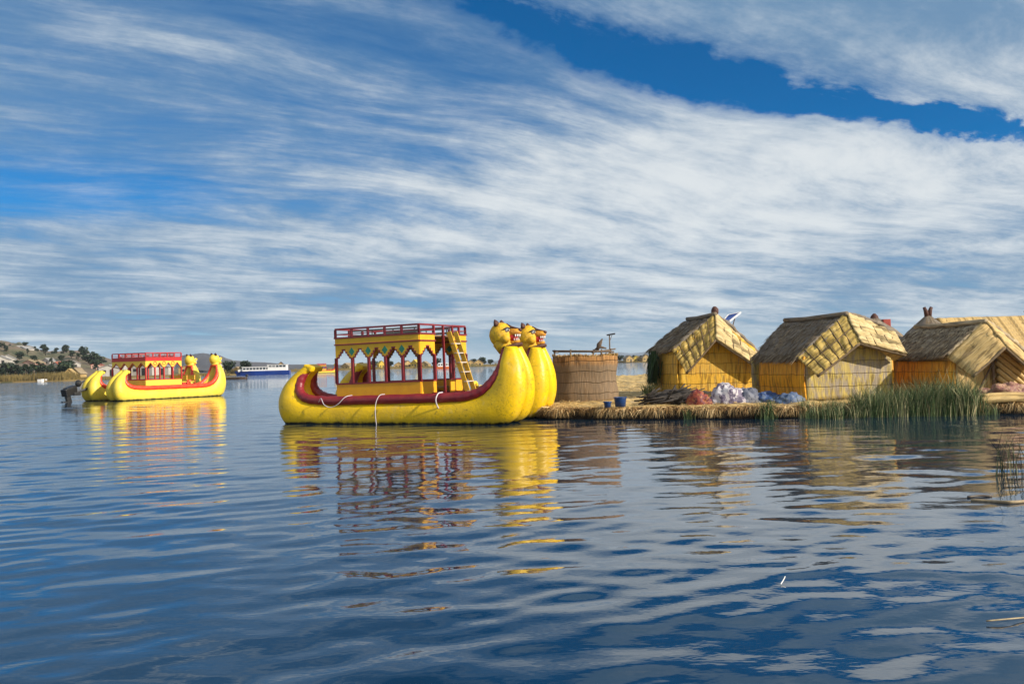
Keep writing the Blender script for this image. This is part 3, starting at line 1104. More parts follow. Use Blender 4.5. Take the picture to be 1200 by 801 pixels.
# ------------------------------------------------------------------ huts
WALL_O = reed_mat('orange_reed_wall', (.84, .39, .012), (.70, .28, .010), (.30, .23, .13), band=.42, old=.05, strand=34, low_old=.3, depth=.03, band_dark=.3)
WALL_Y = reed_mat('yellow_reed_wall', (.76, .46, .05), (.66, .34, .025), (.34, .26, .16), band=.40, old=.16, strand=34, v_old=None, depth=.03, band_dark=.35)
WALL_G = reed_mat('weathered_reed_wall', (.60, .46, .10), (.42, .30, .07), (.38, .315, .24), band=.42, old=.5, mottling=1.6, dark=.85, strand=34, depth=.03, band_dark=.35)
THATCH_G = reed_mat('grey_thatch', (.31, .225, .13), (.18, .13, .08), (.255, .215, .17), band=0, old=.6, strand=26, mottling=1.0, depth=.05)
THATCH_T = reed_mat('tan_thatch', (.52, .41, .25), (.36, .27, .16), (.42, .35, .25), band=0, old=.4, strand=26, mottling=.8, depth=.05)
MAT_Y = reed_mat('yellow_reed_mat', (.62, .44, .13), (.46, .30, .07), (.42, .32, .16), band=0, old=.25, strand=30, depth=.035)
MAT_P = reed_mat('pale_reed_mat', (.64, .49, .25), (.48, .35, .15), (.40, .31, .19), band=0, old=.2, strand=20, depth=.05, dark=.9)
MAT_T = reed_mat('tan_reed_mat', (.62, .44, .19), (.50, .33, .12), (.36, .25, .13), band=0, old=.25, strand=30, depth=.035)
SOFF = paint('dark_reed_edge', (.16, .105, .05), (.10, .065, .03), rough=.8, scale=9)
POLE = paint('weathered_pole', (.16, .11, .07), (.09, .06, .04), rough=.8, scale=9)
THATCH_BL = tint_mat('thatch_blades', [(.07, .05, .035), (.17, .125, .08), (.31, .24, .15), (.50, .40, .25)])


def pads(m, P00, P10, P11, P01, nu, nv, bulge, nrm_sign=1, swap=False):
    """quilted reed mat between four corners: nu pads from P00 to P10, nv pads from P00 to P01"""
    P00, P10, P11, P01 = map(Vector, (P00, P10, P11, P01))
    n = (P10 - P00).cross(P01 - P00).normalized() * nrm_sign
    Lu, Lv = (P10 - P00).length, (P01 - P00).length
    def fn(a, b):
        p = P00.lerp(P10, a).lerp(P01.lerp(P11, a), b)
        k_ = abs(math.sin(math.pi * a * nu)) ** .5 * abs(math.sin(math.pi * b * nv)) ** .5
        wv = .05 * fbm(a * 7 + P00.x * 3, b * 4, P00.z, 4)
        return p + n * (bulge * k_ + wv)
    uvf = (lambda a, b: (b * Lv, a * Lu)) if swap else (lambda a, b: (a * Lu, b * Lv))
    m.grid(fn, nu * 8, nv * 8, uvf)


def make_hut(name, label, cat, px, Y, base, yaw, W, L, zw, zr, hd, zA, zE, zF, fin, mats, o_=.22, npad=5, group=None, padrows=2, curl=0.0, zEr=None, zFr=None, xA=0.0, finR=None, oR=None, hip=0.0):
    """gabled reed hut, front gable towards -y before turning; px,Y = place of the front centre"""
    wall_side, wall_front, thatch, mat = mats
    c = at(px, 440, Y)
    root = empty(name, (c[0], Y, base), yaw)
    tag(root, label, cat, group)
    hw = W / 2
    zEr = zEr or zE
    zFr = zFr or zF
    # walls: two long sides, the front and the back gable
    def sag(a, b):
        return .025 * fbm(a * 4 + px, b * 3, yaw, 3)
    for s in (-1, 1):
        m = MB()
        m.grid(lambda a, b: (s * (hw + .05 * math.sin(math.pi * b) + sag(a, b)), a * (L - hip * .8), b * zw), 12, 8, lambda a, b: (a * L, b * zw))
        m.build('side_wall', wall_side, root, smooth=True, solid=.06)
    for y, nm in ((0.0, 'front_wall'), (L, 'rear_wall')):
        m = MB()
        def gf(a, b, y=y):
            x = (a * 2 - 1) * hw
            top = zw + (zr - .12 - zw) * (1 - abs(a * 2 - 1))
            return (x, y + sag(a, b) - (.04 * math.sin(math.pi * a) if y == 0 else 0), b * top)
        m.grid(gf, 24, 14, lambda a, b, gf=gf: (a * W, gf(a, b)[2]))
        m.build(nm, wall_front, root, smooth=True, solid=.06)
    # roof slopes
    for s in (-1, 1):
        ze = zE if s < 0 else zEr
        if s > 0:
            o_ = oR if oR is not None else o_
            fin = finR if finR is not None else fin
        m = MB()
        sl = math.hypot(hw + o_, zr - ze)
        def rf(a, b):
            x = s * b * (hw + o_)
            sagz = .10 * math.sin(math.pi * b) + curl * (b ** 3) + .05 * (((b * 5 + .25 * fbm(a * 4, 2.0, px, 2)) % 1.0) - .5)
            yy = .12 + a * (L + .25 - hip * b)
            dip = -.06 * math.sin(math.pi * a)
            return (x + s * .0, yy, zr + (ze - zr) * b + sagz + dip + .045 * fbm(a * 9 + px, b * 5, s, 4) - .0)
        m.grid(rf, 40, 50, lambda a, b: (a * L, b * sl))
        ro = m.build('roof', thatch, root, smooth=True, solid=.13)
        # loose thatch stems, and the ragged eave
        n = 1500
        aa, bb = rng.uniform(0, 1, n), rng.uniform(0, .93, n)
        edge = rng.uniform(0, 1, n) < .35
        bb[edge] = rng.uniform(.9, 1.0, edge.sum())
        B = np.array([rf(p, q) for p, q in zip(aa, bb)]) + np.array([0, 0, .012])
        dn = np.array([s * (hw + o_), 0, ze - zr])
        dn /= np.linalg.norm(dn)
        Ls = rng.uniform(.12, .36, n)
        T = B + dn * Ls[:, None] + np.stack([np.zeros(n), rng.normal(0, .04, n), rng.uniform(-.0, .03, n)], 1)
        T[edge, 2] -= rng.uniform(.0, .08, edge.sum())
        bm = MB()
        add_blades(bm, B, T, .02, None, np.clip(rng.normal(.38, .2, n), 0, 1))
        bm.build('loose_stems', THATCH_BL, ro)
        # the bent front hood, a quilted reed mat
        zf = zF if s < 0 else zFr
        Rf = (0, .16, zr + .07)
        El = (s * (hw + o_ + .02), .22, ze + .05)
        Fl = (s * (hw + o_ - fin), -hd * .92, zf)
        Aa = (xA, -hd, zA)
        hm = MB()
        pads(hm, Rf, El, Fl, Aa, npad, padrows, .026 if s > 0 else .04, -s, swap=True)
        ho = hm.build('front_hood', MAT_P if (s > 0 and npad > 1) else mat, root, smooth=True, solid=.07)
        if npad > 1:
            cd = MB()
            q0, q1, q2, q3 = map(Vector, (Rf, El, Fl, Aa))
            up_ = (q1 - q0).cross(q3 - q0).normalized()
            up_ *= (.03 if s < 0 else .068) * (1 if up_.z > 0 else -1)
            lines_ = 2
            for i in range(1, npad):
                cd.tube([q0.lerp(q1, i / npad) + up_, q3.lerp(q2, i / npad) + up_], .02 if s < 0 else .014, 5)
            for i in range(1, lines_):
                cd.tube([q0.lerp(q3, i / lines_) + up_, q1.lerp(q2, i / lines_) + up_], .016 if s < 0 else .012, 5)
            cd.build('tie_cord', SOFF, ho, smooth=True)
        eb = MB()
        eb.tube(catmull([Vector(Aa) + Vector((0, .03, -.03)), Vector(Aa).lerp(Vector(Fl), .5) + Vector((0, .03, -.035)), Vector(Fl) + Vector((0, .03, -.02))], 6), .05, 8)
        eb.build('hood_edge', SOFF, ho, smooth=True)
        # reed roll that closes the gap between hood and gable
        gp = MB()
        pads(gp, (0, -.05, zr - .30), (s * hw, -.05, zw - .25), (s * (hw + o_ - fin), -hd * .9, zf - .02), (xA, -hd * .96, zA - .05), 3, 1, .01, s)
        gp.build('soffit', MAT_T, root, smooth=True)
    # ridge roll
    rm = MB()
    rm.tube([(0, .05, zr + .05), (0, L * .3, zr + .03), (0, L * .7, zr + .0), (0, L + .4, zr + .03)], .085, 10)
    rm.build('ridge_roll', thatch, root, smooth=True)
    return root


h1 = make_hut('reed_hut', 'yellow reed hut with quilted hood and solar panel, beside the roofless reed screen', 'hut', 841, 37.4, .50, R(7), 3.15, 3.3, 1.75, 3.12, .55, 2.15, 1.78, .86, .36,
              (WALL_Y, WALL_Y, THATCH_G, MAT_Y), group='reed huts on the island', npad=6, zEr=1.30, zFr=.78, curl=.04, xA=-.22, finR=.12, oR=.36)
h2 = make_hut('reed_hut', 'reed hut with dark grey roof and orange side wall, between the other two front huts', 'hut', 996, 31.2, .45, R(14), 3.25, 3.6, 1.45, 2.78, .62, 1.85, 1.40, .82, .30,
              (WALL_O, WALL_G, THATCH_G, MAT_Y), group='reed huts on the island', npad=6, zEr=2.12, zFr=1.42, finR=.10, hip=.85)
h3 = make_hut('reed_hut', 'reed hut with smooth tan hood and shaggy roof, behind the tall green reeds', 'hut', 1159, 30.4, .42, R(9), 2.3, 3.6, 1.2, 2.42, .85, 1.62, 1.35, .72, .25,
              (WALL_O, MAT_T, THATCH_T, MAT_T), group='reed huts on the island', npad=1, padrows=1, curl=.08, hip=.3)
kb = MB()
kb.ball((.12, .45, 3.30), (.15, .15, .20), 12, 8, fn=lambda d: 1 + .15 * fbm(d.x * 3, d.y * 3, d.z * 3, 2))
kb.build('ridge_knot', BROWN, h1, smooth=True)

# solar panel on the ridge of the first hut
SOLAR = paint('solar_blue', (.012, .035, .16), (.02, .05, .22), rough=.25, scale=6)
spn = empty('solar_panel', (at(853, 440, 37.9)[0], 37.9, 0), R(0))
tag(spn, 'small tilted blue solar panel with white frame on the hut ridge', 'solar panel')
A_, B_, C_, D_ = [Vector(at(*q)) - spn.location for q in ((848.5, 374.5, 37.7), (853.5, 368.5, 38.3), (868, 365.5, 38.3), (855, 375.8, 37.6))]
nn = (B_ - A_).cross(D_ - A_).normalized() * .03
m = MB()
m.add([A_, B_, C_, D_, A_ + nn, B_ + nn, C_ + nn, D_ + nn], [(0, 1, 2, 3), (7, 6, 5, 4), (0, 4, 5, 1), (1, 5, 6, 2), (2, 6, 7, 3), (3, 7, 4, 0)])
m.build('panel', SOLAR, spn)
m = MB()
for a, b in ((A_, B_), (B_, C_), (C_, D_), (D_, A_)):
    m.bar(a + nn * .5, b + nn * .5, .045, .055)
m.build('frame', WHITE, spn)
m = MB()
m.bar(A_.lerp(D_, .3), A_.lerp(D_, .3) + Vector((0, .05, -.28)), .04)
m.bar(C_.lerp(D_, .5), C_.lerp(D_, .6) + Vector((-.1, .1, -.55)), .04)
m.build('leg', POLE, spn)

# poles and slanting reed rolls on the third hut's gable
for a, b, r_ in (((.02, -.16, 1.95), (.06, -.14, .0), .05), ((.0, -.16, 1.05), (-.62, -.12, .0), .03), ((.05, -.17, 1.3), (.95, -.15, .30), .035)):
    m = MB()
    m.tube([a, b], r_, 8)
    m.build('gable_pole', POLE, h3, smooth=True)
for i in range(7):
    m = MB()
    x0 = .10 + i * .02
    z0 = 1.86 - i * .24
    L_ = min(1.25, z0 / .82)
    m.tube(catmull([(x0, -.13, z0), (x0 + L_ * .5, -.16, z0 - L_ * .40), (x0 + L_, -.12, z0 - L_ * .80)], 4), .085, 9)
    m.build('gable_reed_roll', MAT_T, h3, smooth=True)
c = at(1186, 440, 28.35)
m = MB()
m.tube(catmull([(-1.0, 0, .0), (-.4, -.02, .05), (.4, .02, .03), (1.2, 0, .05)], 5), .11, 10)
m.tube(catmull([(-.9, .1, .14), (-.2, .08, .17), (.5, .1, .15), (1.2, .1, .18)], 5), .08, 10)
o = m.build('reed_roll', MAT_T, smooth=True)
o.location = (c[0], 28.35, .42)
tag(o, 'pale rolled reed mat lying along the island edge under the reddish heap', 'reed roll')

# conical roofed huts behind
def round_hut(px, Y, base, r, zw, zr, label, fork=False, red=False):
    c = at(px, 440, Y)
    root = empty('round_reed_hut', (c[0], Y, base))
    tag(root, label, 'hut', 'reed huts on the island')
    m = MB()
    m.tube([(0, 0, 0), (0, 0, zw)], r, 24)
    m.build('wall', WALL_O, root, smooth=True)
    m = MB()
    def cf(a, b):
        rr = (r + .35) * (b ** .88) + .06
        an = a * 2 * math.pi
        k_ = 1 + .05 * fbm(math.cos(an) * 4, math.sin(an) * 4, b * 4, 3)
        return (rr * k_ * math.cos(an), rr * k_ * math.sin(an), zr + (zw - .1 - zr) * b ** .95)
    m.grid(cf, 40, 16, lambda a, b: (a * 6.28 * r * .8, b * 2.5))
    m.build('roof', THATCH_G, root, smooth=True)
    m = MB()
    if fork:
        for s in (-1, 1):
            m.tube([(s * .02, 0, zr - .15), (s * .10, 0, zr + .2), (s * .16, 0, zr + .34)], [.13, .09, .07], 8)
    else:
        m.tube([(0, 0, zr - .3), (0, 0, zr + .02), (0, 0, zr + .14)], [.24, .16, .05], 10)
    m.build('finial', BROWN, root, smooth=True)
    if red:
        m = MB()
        m.box((.42, -.25, zr - .38), (.34, .3, .46))
        m.build('chimney_pot', paint('red_clay', (.40, .06, .04), (.3, .05, .03), rough=.7), root, bevel=.02)
    return root


round_hut(1090, 41, .5, 1.3, 1.6, 3.05, 'conical grey thatched hut with forked finial behind the tan hooded hut', fork=True)
round_hut(1027, 43, .5, 1.4, 1.8, 3.12, 'conical dark thatched hut with red chimney pot, peeping over the grey roof', red=True)

# long hut with layered roof behind at the right
c = at(1182, 440, 46)
lh = empty('long_reed_hut', (c[0], 46, .55), R(4))
tag(lh, 'long reed hut with rows of pale layered thatch behind the right huts', 'hut', 'reed huts on the island')
for i in range(9):
    m = MB()
    z1, z0 = 2.92 - i * .19, 2.76 - i * .19
    y1, y0 = -.05 - i * .21, -.36 - i * .21
    def lf(a, b):
        return (-3.6 + a * 9, y1 + (y0 - y1) * b, z1 + (z0 - z1) * b + .09 * math.sin(math.pi * b) + .03 * fbm(a * 30, b * 2, i, 3))
    m.grid(lf, 60, 8, lambda a, b: (a * 9, b * .45))
    m.build('thatch_row', MAT_T, lh, smooth=True, solid=.08)
    m = MB()
    m.tube([(-3.6, y0 - .03, z0 - .05), (5.4, y0 - .03, z0 - .05)], .045, 6)
    m.build('row_gap_shade', SOFF, lh, smooth=True)  # dark strip standing in for the shadow gap under each thatch row
m = MB()
m.grid(lambda a, b: (-3.6 + a * 9, .0 + 2.0 * b, 2.95 - 1.8 * b), 8, 4)
m.build('rear_roof', THATCH_G, lh, solid=.1)
m = MB()
m.tube([(-4.2, 0, 2.93), (5.4, 0, 2.97)], .09, 8)
m.tube([(.9, 0, 3.25), (1.5, 0, 3.05), (2.6, 0, 3.05)], [.03, .08, .1], 8)
m.build('ridge_roll', THATCH_G, lh, smooth=True)
m = MB()
m.box((.9, .1, .7), (8.4, 3.4, 1.4))
m.build('wall', WALL_O, lh)

# ------------------------------------------------------------------ roofless screen of reeds
SCREEN = reed_mat('screen_reeds', (.46, .24, .08), (.28, .14, .05), (.235, .175, .115), band=.40, old=.15, strand=30, depth=.035, band_dark=.5, v_old=(1.55, 1.35, .85))
c = at(686, 440, 35.4)
scn = empty('reed_screen', (c[0], 35.4, .34), R(-8))
scn.scale = (1.08, 1.0, 1.0)
tag(scn, 'roofless weathered reed screen hut with stick rim, right of the big boat', 'hut')
def sup(an, r=1.0, e=.78):
    ca, sa = math.cos(an), math.sin(an)
    return math.copysign(abs(ca) ** e, ca) * 1.10 * r, math.copysign(abs(sa) ** e, sa) * 1.05 * r
def sf(a, b):
    an = a * 2 * math.pi
    x, y = sup(an, 1.0 + .03 * math.sin(b * 9) + .02 * fbm(a * 9, b * 3, 1, 2))
    return (x, y, b * (1.82 + .05 * fbm(a * 12, 1, 1, 3)))
m = MB()
m.grid(sf, 90, 16, lambda a, b: (a * 7.6, b * 1.82))
so_ = m.build('wall', SCREEN, scn, smooth=True, solid=.06)
m = MB()
n = 700
aa = rng.uniform(0, 1, n)
B = np.array([sf(p, .97) for p in aa])
T = B + np.stack([rng.normal(0, .02, n), rng.normal(0, .02, n), rng.uniform(.04, .13, n)], 1)
add_blades(m, B, T, .025, None, np.clip(rng.normal(.55, .25, n), 0, 1))
m.build('reed_tops', STRAW_B, so_)
for a, b in (((-1.05, -.9, 2.0), (.95, -.95, 1.93)), ((-1.0, .8, 1.98), (1.0, .75, 1.92)), ((-1.0, -.9, 1.95), (-1.0, .8, 1.95)), ((.3, -.9, 1.9), (1.05, .3, 2.02))):
    m = MB()
    m.tube([a, b], .028, 7)
    m.build('rim_pole', POLE, scn, smooth=True)
for x_, y_ in ((-1.0, -.85), (-.45, -.92), (.25, .6), (.55, .2), (.9, -.6)):
    m = MB()
    m.tube([(x_, y_, 1.7), (x_ + .03, y_, 2.03)], .03, 7)
    m.build('rim_post', POLE, scn, smooth=True)
m = MB()
m.tube([(.42, .2, 1.95), (.50, .2, 2.2), (.62, .2, 2.42)], [.04, .09, .02], 7)
m.tube([(.3, .2, 1.98), (.5, .2, 2.12), (.75, .2, 2.05)], [.02, .06, .03], 7)
m.build('dry_tuft', POLE, scn, smooth=True)

# lamp post behind the screen
c = at(715.5, 440, 38)
lp = empty('lamp_post', (c[0], 38, .4))
tag(lp, 'thin dark lamp post with a flat head behind the roofless reed screen', 'lamp post')
m = MB()
m.tube([(0, 0, 0), (0, 0, 2.56)], [.035, .025], 8)
m.build('pole', POLE, lp, smooth=True)
m = MB()
m.box((.06, 0, 2.58), (.34, .14, .06), Matrix.Rotation(R(-8), 3, 'Y'))
m.build('lamp_head', BLACK, lp, bevel=.01)
m = MB()
m.bar((0, 0, 2.3), (.1, 0, 2.54), .02)
m.build('bracket', POLE, lp)

# ------------------------------------------------------------------ heaps in front of the huts
def lump(name, px, Y, base, r, mat, label, cat, seed, amp=.28, group=None):
    c = at(px, 440, Y)
    m = MB()
    def fn(d):
        k_ = 1 + amp * fbm(d.x * 1.6 + seed, d.y * 1.6, d.z * 1.6, 4) - amp * .35 * abs(fbm(d.x * 3.5, d.y * 3.5 + seed, d.z * 3.5, 3))
        k_ += .045 * math.sin(math.atan2(d.y, d.x) * 9 + 5 * fbm(d.x * 2 + seed, d.y * 2, d.z * 2, 2)) * (1.1 - abs(d.z))
        return k_
    m.ball((0, 0, 0), r, 36, 22, fn=fn)
    vs = [(x, y, max(z, -.06)) for x, y, z in m.v]
    m.v = vs
    o = m.build(name, mat, smooth=True)
    o.location = (c[0], Y, base)
    tag(o, label, cat, group)
    return o


def striped(name, a, b, c3, scale=4):
    m, t, bb = new_mat(name)
    co = t.n('ShaderNodeTexCoord').outputs['Object']
    n = t.noise(co, scale, 5, .7, .6)
    n2 = t.noise(co, scale * 1.7, 3, .6)
    cl = t.mix(t.ss(n, .47, .53), a, b)
    cl = t.mix(t.ss(n2, .56, .60), cl, c3)
    t.set(bb.inputs['Base Color'], cl)
    bb.inputs['Roughness'].default_value = .6
    t.set(bb.inputs['Normal'], t.n('ShaderNodeBump', Height=t.noise(co, 9, 4, .6), Strength=.7, Distance=.05))
    return m


BLUET = striped('blue_tarp', (.02, .05, .16), (.03, .08, .22), (.10, .14, .22))
lump('cloth_bundle', 818, 30.9, .44, (.42, .3, .42), striped('red_cloth', (.26, .045, .022), (.12, .02, .028), (.34, .12, .04)), 'rust red cloth bundle heaped beside the dark log pile', 'bundle', 1.2)
lump('cloth_bundle', 851, 31.0, .44, (.60, .38, .60), striped('white_cloth', (.50, .47, .49), (.16, .13, .19), (.06, .045, .09), 2.2), 'tall white and purple cloth bundle heaped before the yellow hut', 'bundle', 4.1, .22)
lump('tarp_heap', 873, 31.1, .42, (.52, .34, .48), striped('slate_tarp', (.09, .10, .14), (.14, .15, .19), (.05, .06, .10)), 'slate grey tarp heap leaning right of the white bundle', 'tarp', 6.5)
lump('tarp_heap', 899, 31.3, .44, (.62, .3, .30), BLUET, 'blue tarp heap between the slate heap and the orange hut wall', 'tarp', 8.3)
lump('tarp_heap', 925, 30.5, .44, (.48, .25, .30), striped('dusty_blue_tarp', (.05, .09, .18), (.09, .13, .22), (.14, .17, .22)), 'dusty blue tarp heap at the foot of the orange hut wall', 'tarp', 11.0)
lump('reed_heap', 1182, 28.9, .48, (.95, .35, .42), striped('reddish_reeds', (.30, .13, .09), (.42, .25, .14), (.20, .08, .07), 7), 'reddish brown heap of cut reeds before the tan hooded hut', 'heap', 13.0, .35)
# dark pile of sticks
c = at(792, 440, 31.6)
lpile = empty('stick_pile', (c[0], 31.6, .42))
tag(lpile, 'long dark pile of crossed sticks before the yellow hut', 'stick pile')
CHAR = paint('dark_sticks', (.018, .014, .012), (.045, .035, .028), rough=.8, scale=8)
r_ = np.random.default_rng(3)
for i in range(90):
    m = MB()
    x0 = r_.uniform(-1.05, .85)
    z0 = r_.uniform(.02, .50) * (1 - abs(x0) * .25)
    L = r_.uniform(.5, 1.0)
    an = r_.normal(.45, .35)
    y0 = r_.uniform(-.3, .3)
    m.tube([(x0 - L / 2 * math.cos(an), y0, max(.03, z0 - L / 2 * math.sin(an) * .6)), (x0 + L / 2 * math.cos(an), y0 + r_.normal(0, .1), max(.03, z0 + L / 2 * math.sin(an) * .6))], r_.uniform(.013, .032), 7)
    m.build('stick', CHAR, lpile, smooth=True)
m = MB()
m.ball((0, .08, .05), (1.05, .28, .42), 20, 10, fn=lambda d: 1 + .25 * fbm(d.x * 4, d.y * 4, d.z * 4, 3))
m.build('packed_brushwood', CHAR, lpile, smooth=True)
# boards behind the pile
c = at(834, 440, 33.4)
m = MB()
m.box((0, 0, .03), (.9, .18, .05))
m.box((.1, .03, .09), (.7, .16, .05))
o = m.build('plank_stack', DRY, bevel=.008)
o.location = (c[0], 33.4, .62)
tag(o, 'short stack of pale planks at the foot of the yellow hut wall', 'planks')
# blue tubs near the screen
BLUEP = paint('blue_plastic', (.012, .045, .15), (.015, .055, .18), rough=.35)
def tub(px, Y, r, h, label):
    c = at(px, 440, Y)
    root = empty('plastic_tub', (c[0], Y, .40))
    tag(root, label, 'tub')
    m = MB()
    m.tube([(0, 0, 0), (0, 0, h * .9), (0, 0, h)], [r * .85, r, r * 1.02], 18)
    m.build('body', BLUEP, root, smooth=True)
    m = MB()
    m.tube([(r * 1.03 * math.cos(q * math.pi / 9), r * 1.03 * math.sin(q * math.pi / 9), h) for q in range(19)], .022, 6, cap=False)
    m.build('rim', BLUEP, root, smooth=True)
tub(726, 31.0, .20, .30, 'larger blue plastic tub on the straw right of the reed screen')
tub(711, 30.9, .12, .17, 'smaller blue plastic tub at the corner of the reed screen')
# dark bundle at the left end of the first hut
m = MB()
n = 420
B = np.stack([rng.normal(.08, .07, n), rng.normal(0, .35, n), rng.uniform(1.0, 1.8, n)], 1)
T = B + np.stack([rng.normal(-.08, .12, n), rng.normal(0, .1, n), -rng.uniform(.5, 1.2, n)], 1)
T[:, 2] = np.maximum(T[:, 2], .1)
add_blades(m, B, T, .04, None, np.clip(rng.normal(.12, .1, n), 0, 1))
o = m.build('brush_bundle', TOTORA)
c = at(764, 440, 39.5)
o.location = (c[0], 39.5, .5)
tag(o, 'dark brush bundle hanging at the left end of the yellow hut', 'bundle')
c = at(759.5, 440, 38.6)
clump('leafy_plant', 760, 38.6, 90, .55, .14, 'low pale green plant at the left corner of the yellow hut', 'plant', TOTORA, .75, .5, .05, .5)

# ------------------------------------------------------------------ far shore
def land_mat(name, a, b, c3, sc_=.02, sc2=.09):
    m, t, bb = new_mat(name)
    co = t.n('ShaderNodeTexCoord').outputs['Object']
    n = t.noise(co, sc_, 8, .65)
    n2 = t.noise(co, sc2, 6, .7)
    cl = t.mix(t.ss(n, .4, .6), a, b)
    cl = t.mix(t.ss(n2, .52, .62), cl, c3)
    t.set(bb.inputs['Base Color'], cl)
    bb.inputs['Roughness'].default_value = .9
    bb.inputs['Specular IOR Level'].default_value = .1
    return m


HILL = land_mat('hill_scrub', (.13, .125, .07), (.20, .145, .11), (.045, .06, .035), .018, .045)
HILL2 = land_mat('far_hill', (.075, .075, .085), (.10, .09, .09), (.05, .055, .07), .006, .02)  # blue grey of hazy distance mixed into the hill's base colour
MOUNT = land_mat('far_mountain', (.05, .08, .13), (.06, .09, .14), (.05, .075, .12), .001, .004)  # distance haze painted in: the blue is part of the base colour
SHORE = land_mat('shore_soil', (.22, .15, .06), (.16, .12, .05), (.08, .075, .03), .05, .2)


def hill(name, label, prof, Y0, Yc, Y1, mat, rough, seed, nx=150, ny=60):
    """ridge whose crest runs through the given heights (photo column, pixels above the horizon) at distance Yc"""
    xs = [(p - 600) / FPX * Yc for p, h in prof]
    hs = [h / FPX * Yc + 1.95 for p, h in prof]
    m = MB()
    def fn(a, b):
        y = Y0 + (Y1 - Y0) * b
        xc_ = xs[0] + (xs[-1] - xs[0]) * a
        x = xc_ * (y / Yc if y < Yc else 1 + .7 * (y / Yc - 1))
        h = float(np.interp(xc_, xs, hs))
        if y < Yc:
            k_ = (y - Y0) / (Yc - Y0)
            k_ = k_ * (1.35 - .35 * k_)
        else:
            k_ = 1 - .8 * ((y - Yc) / (Y1 - Yc)) ** 1.5
        nz = fbm(x * .008 + seed, y * .008, seed, 6) * rough * min(1, k_ * 2)
        return (x, y, h * k_ + nz * h * .5 - .4)
    m.grid(fn, nx, ny)
    o = m.build(name, mat, smooth=True)
    tag(o, label, 'hill', kind='structure')
    return fn


HL = hill('scrub_hill', 'brown scrubby hill with houses on the left shore',
          [(-320, 20), (-200, 36), (-80, 42), (0, 38), (20, 37), (32, 33), (45, 29), (56, 26), (78, 27), (90, 25), (100, 22), (112, 18), (120, 15), (150, 8), (185, 4), (215, 1)], 310, 900, 1500, HILL, .5, 3.0)
hill('blue_hill', 'blue grey hill behind the second boat', [(120, 2), (170, 9), (200, 15), (215, 18.5), (240, 19), (255, 16), (268, 11.5), (285, 9.5), (310, 7.5), (340, 4.5), (400, 2.5), (440, 2)], 1300, 2600, 3600, HILL2, .25, 8.0)
hill('far_mountain', 'faint blue mountain range on the far horizon', [(560, 2), (690, 5), (718, 8), (726, 9), (740, 7), (752, 8), (768, 9), (800, 6), (1000, 5), (1180, 7), (1300, 4)], 7000, 9000, 11000, MOUNT, .1, 5.0, 200, 20)


def shore(name, label, pts, Yb):
    """low bank: waterline points (photo column, metres away) back to Yb"""
    P = [(gz(p, y), y) for p, y in pts]
    m = MB()
    n = len(P)
    vs, fs = [], []
    for i, (x, y) in enumerate(P):
        k_ = Yb / y
        vs += [(x, y, -.3), (x, y + 1, .25), (x * (1 + (k_ - 1) * .4), y + (Yb - y) * .4, .7), (x * k_, Yb, 1.0)]
    for i in range(n - 1):
        for q in range(3):
            a = i * 4 + q
            fs.append((a, a + 4, a + 5, a + 1))
    m.add(vs, fs)
    tag(m.build(name, SHORE, smooth=True), label, 'shore', kind='structure')


shore('shore_ground', 'low reedy bank of the left shore', [(-330, 262), (-150, 262), (0, 263), (60, 262), (85, 260), (130, 275), (200, 300), (250, 335), (300, 345), (330, 360)], 372)
shore('shore_ground', 'low brown reed bank beyond the big boat', [(296, 520), (360, 505), (420, 520), (470, 535), (520, 540), (570, 545), (640, 560), (700, 570), (780, 580), (900, 590), (1250, 600)], 640)

FARREED = tint_mat('far_reeds', [(.07, .055, .02), (.14, .105, .035), (.23, .165, .055), (.08, .085, .028)])


def reed_bed(name, label, spans, mat=FARREED):
    m = MB()
    for (p0, p1, Y, n, h, dY) in spans:
        xs = rng.uniform(gz(p0, Y), gz(p1, Y), n)
        ys = Y + rng.uniform(0, dY, n)
        hh = np.array([h * (1 + .5 * fbm(x * .12, 3.0, Y, 3)) for x in xs]) * rng.uniform(.55, 1, n)
        B = np.stack([xs, ys, np.full(n, -.1)], 1)
        T = B + np.stack([rng.normal(0, .3, n), rng.normal(0, .3, n), hh], 1)
        cl = np.array([fbm(x * .07, 8.0, Y, 3) for x in xs])
        add_blades(m, B, T, .22, None, np.clip(.5 + .55 * cl + rng.normal(0, .15, n), 0, 1), np.tile([[1.0, .2, 0]], (n, 1)))
    tag(m.build(name, mat), label, 'reeds', kind='stuff')


reed_bed('shore_reeds', 'brown reed bed along the left shore', [(-60, 30, 264, 1500, 2.6, 10), (34, 76, 264, 1000, 3.0, 10), (76, 130, 268, 700, 1.2, 8), (200, 262, 325, 500, 1.5, 8), (255, 330, 348, 800, 2.6, 8)])
reed_bed('shore_reeds', 'low green brown reeds on the distant middle shore', [(296, 400, 524, 700, 2.0, 8), (400, 570, 542, 1500, 2.0, 8), (570, 800, 574, 1600, 2.2, 8)])

LEAF = tint_mat('leaves', [(.008, .018, .016), (.018, .032, .022), (.03, .05, .025), (.05, .07, .03)])
BARK = paint('bark', (.07, .05, .035), (.05, .035, .025), rough=.9)


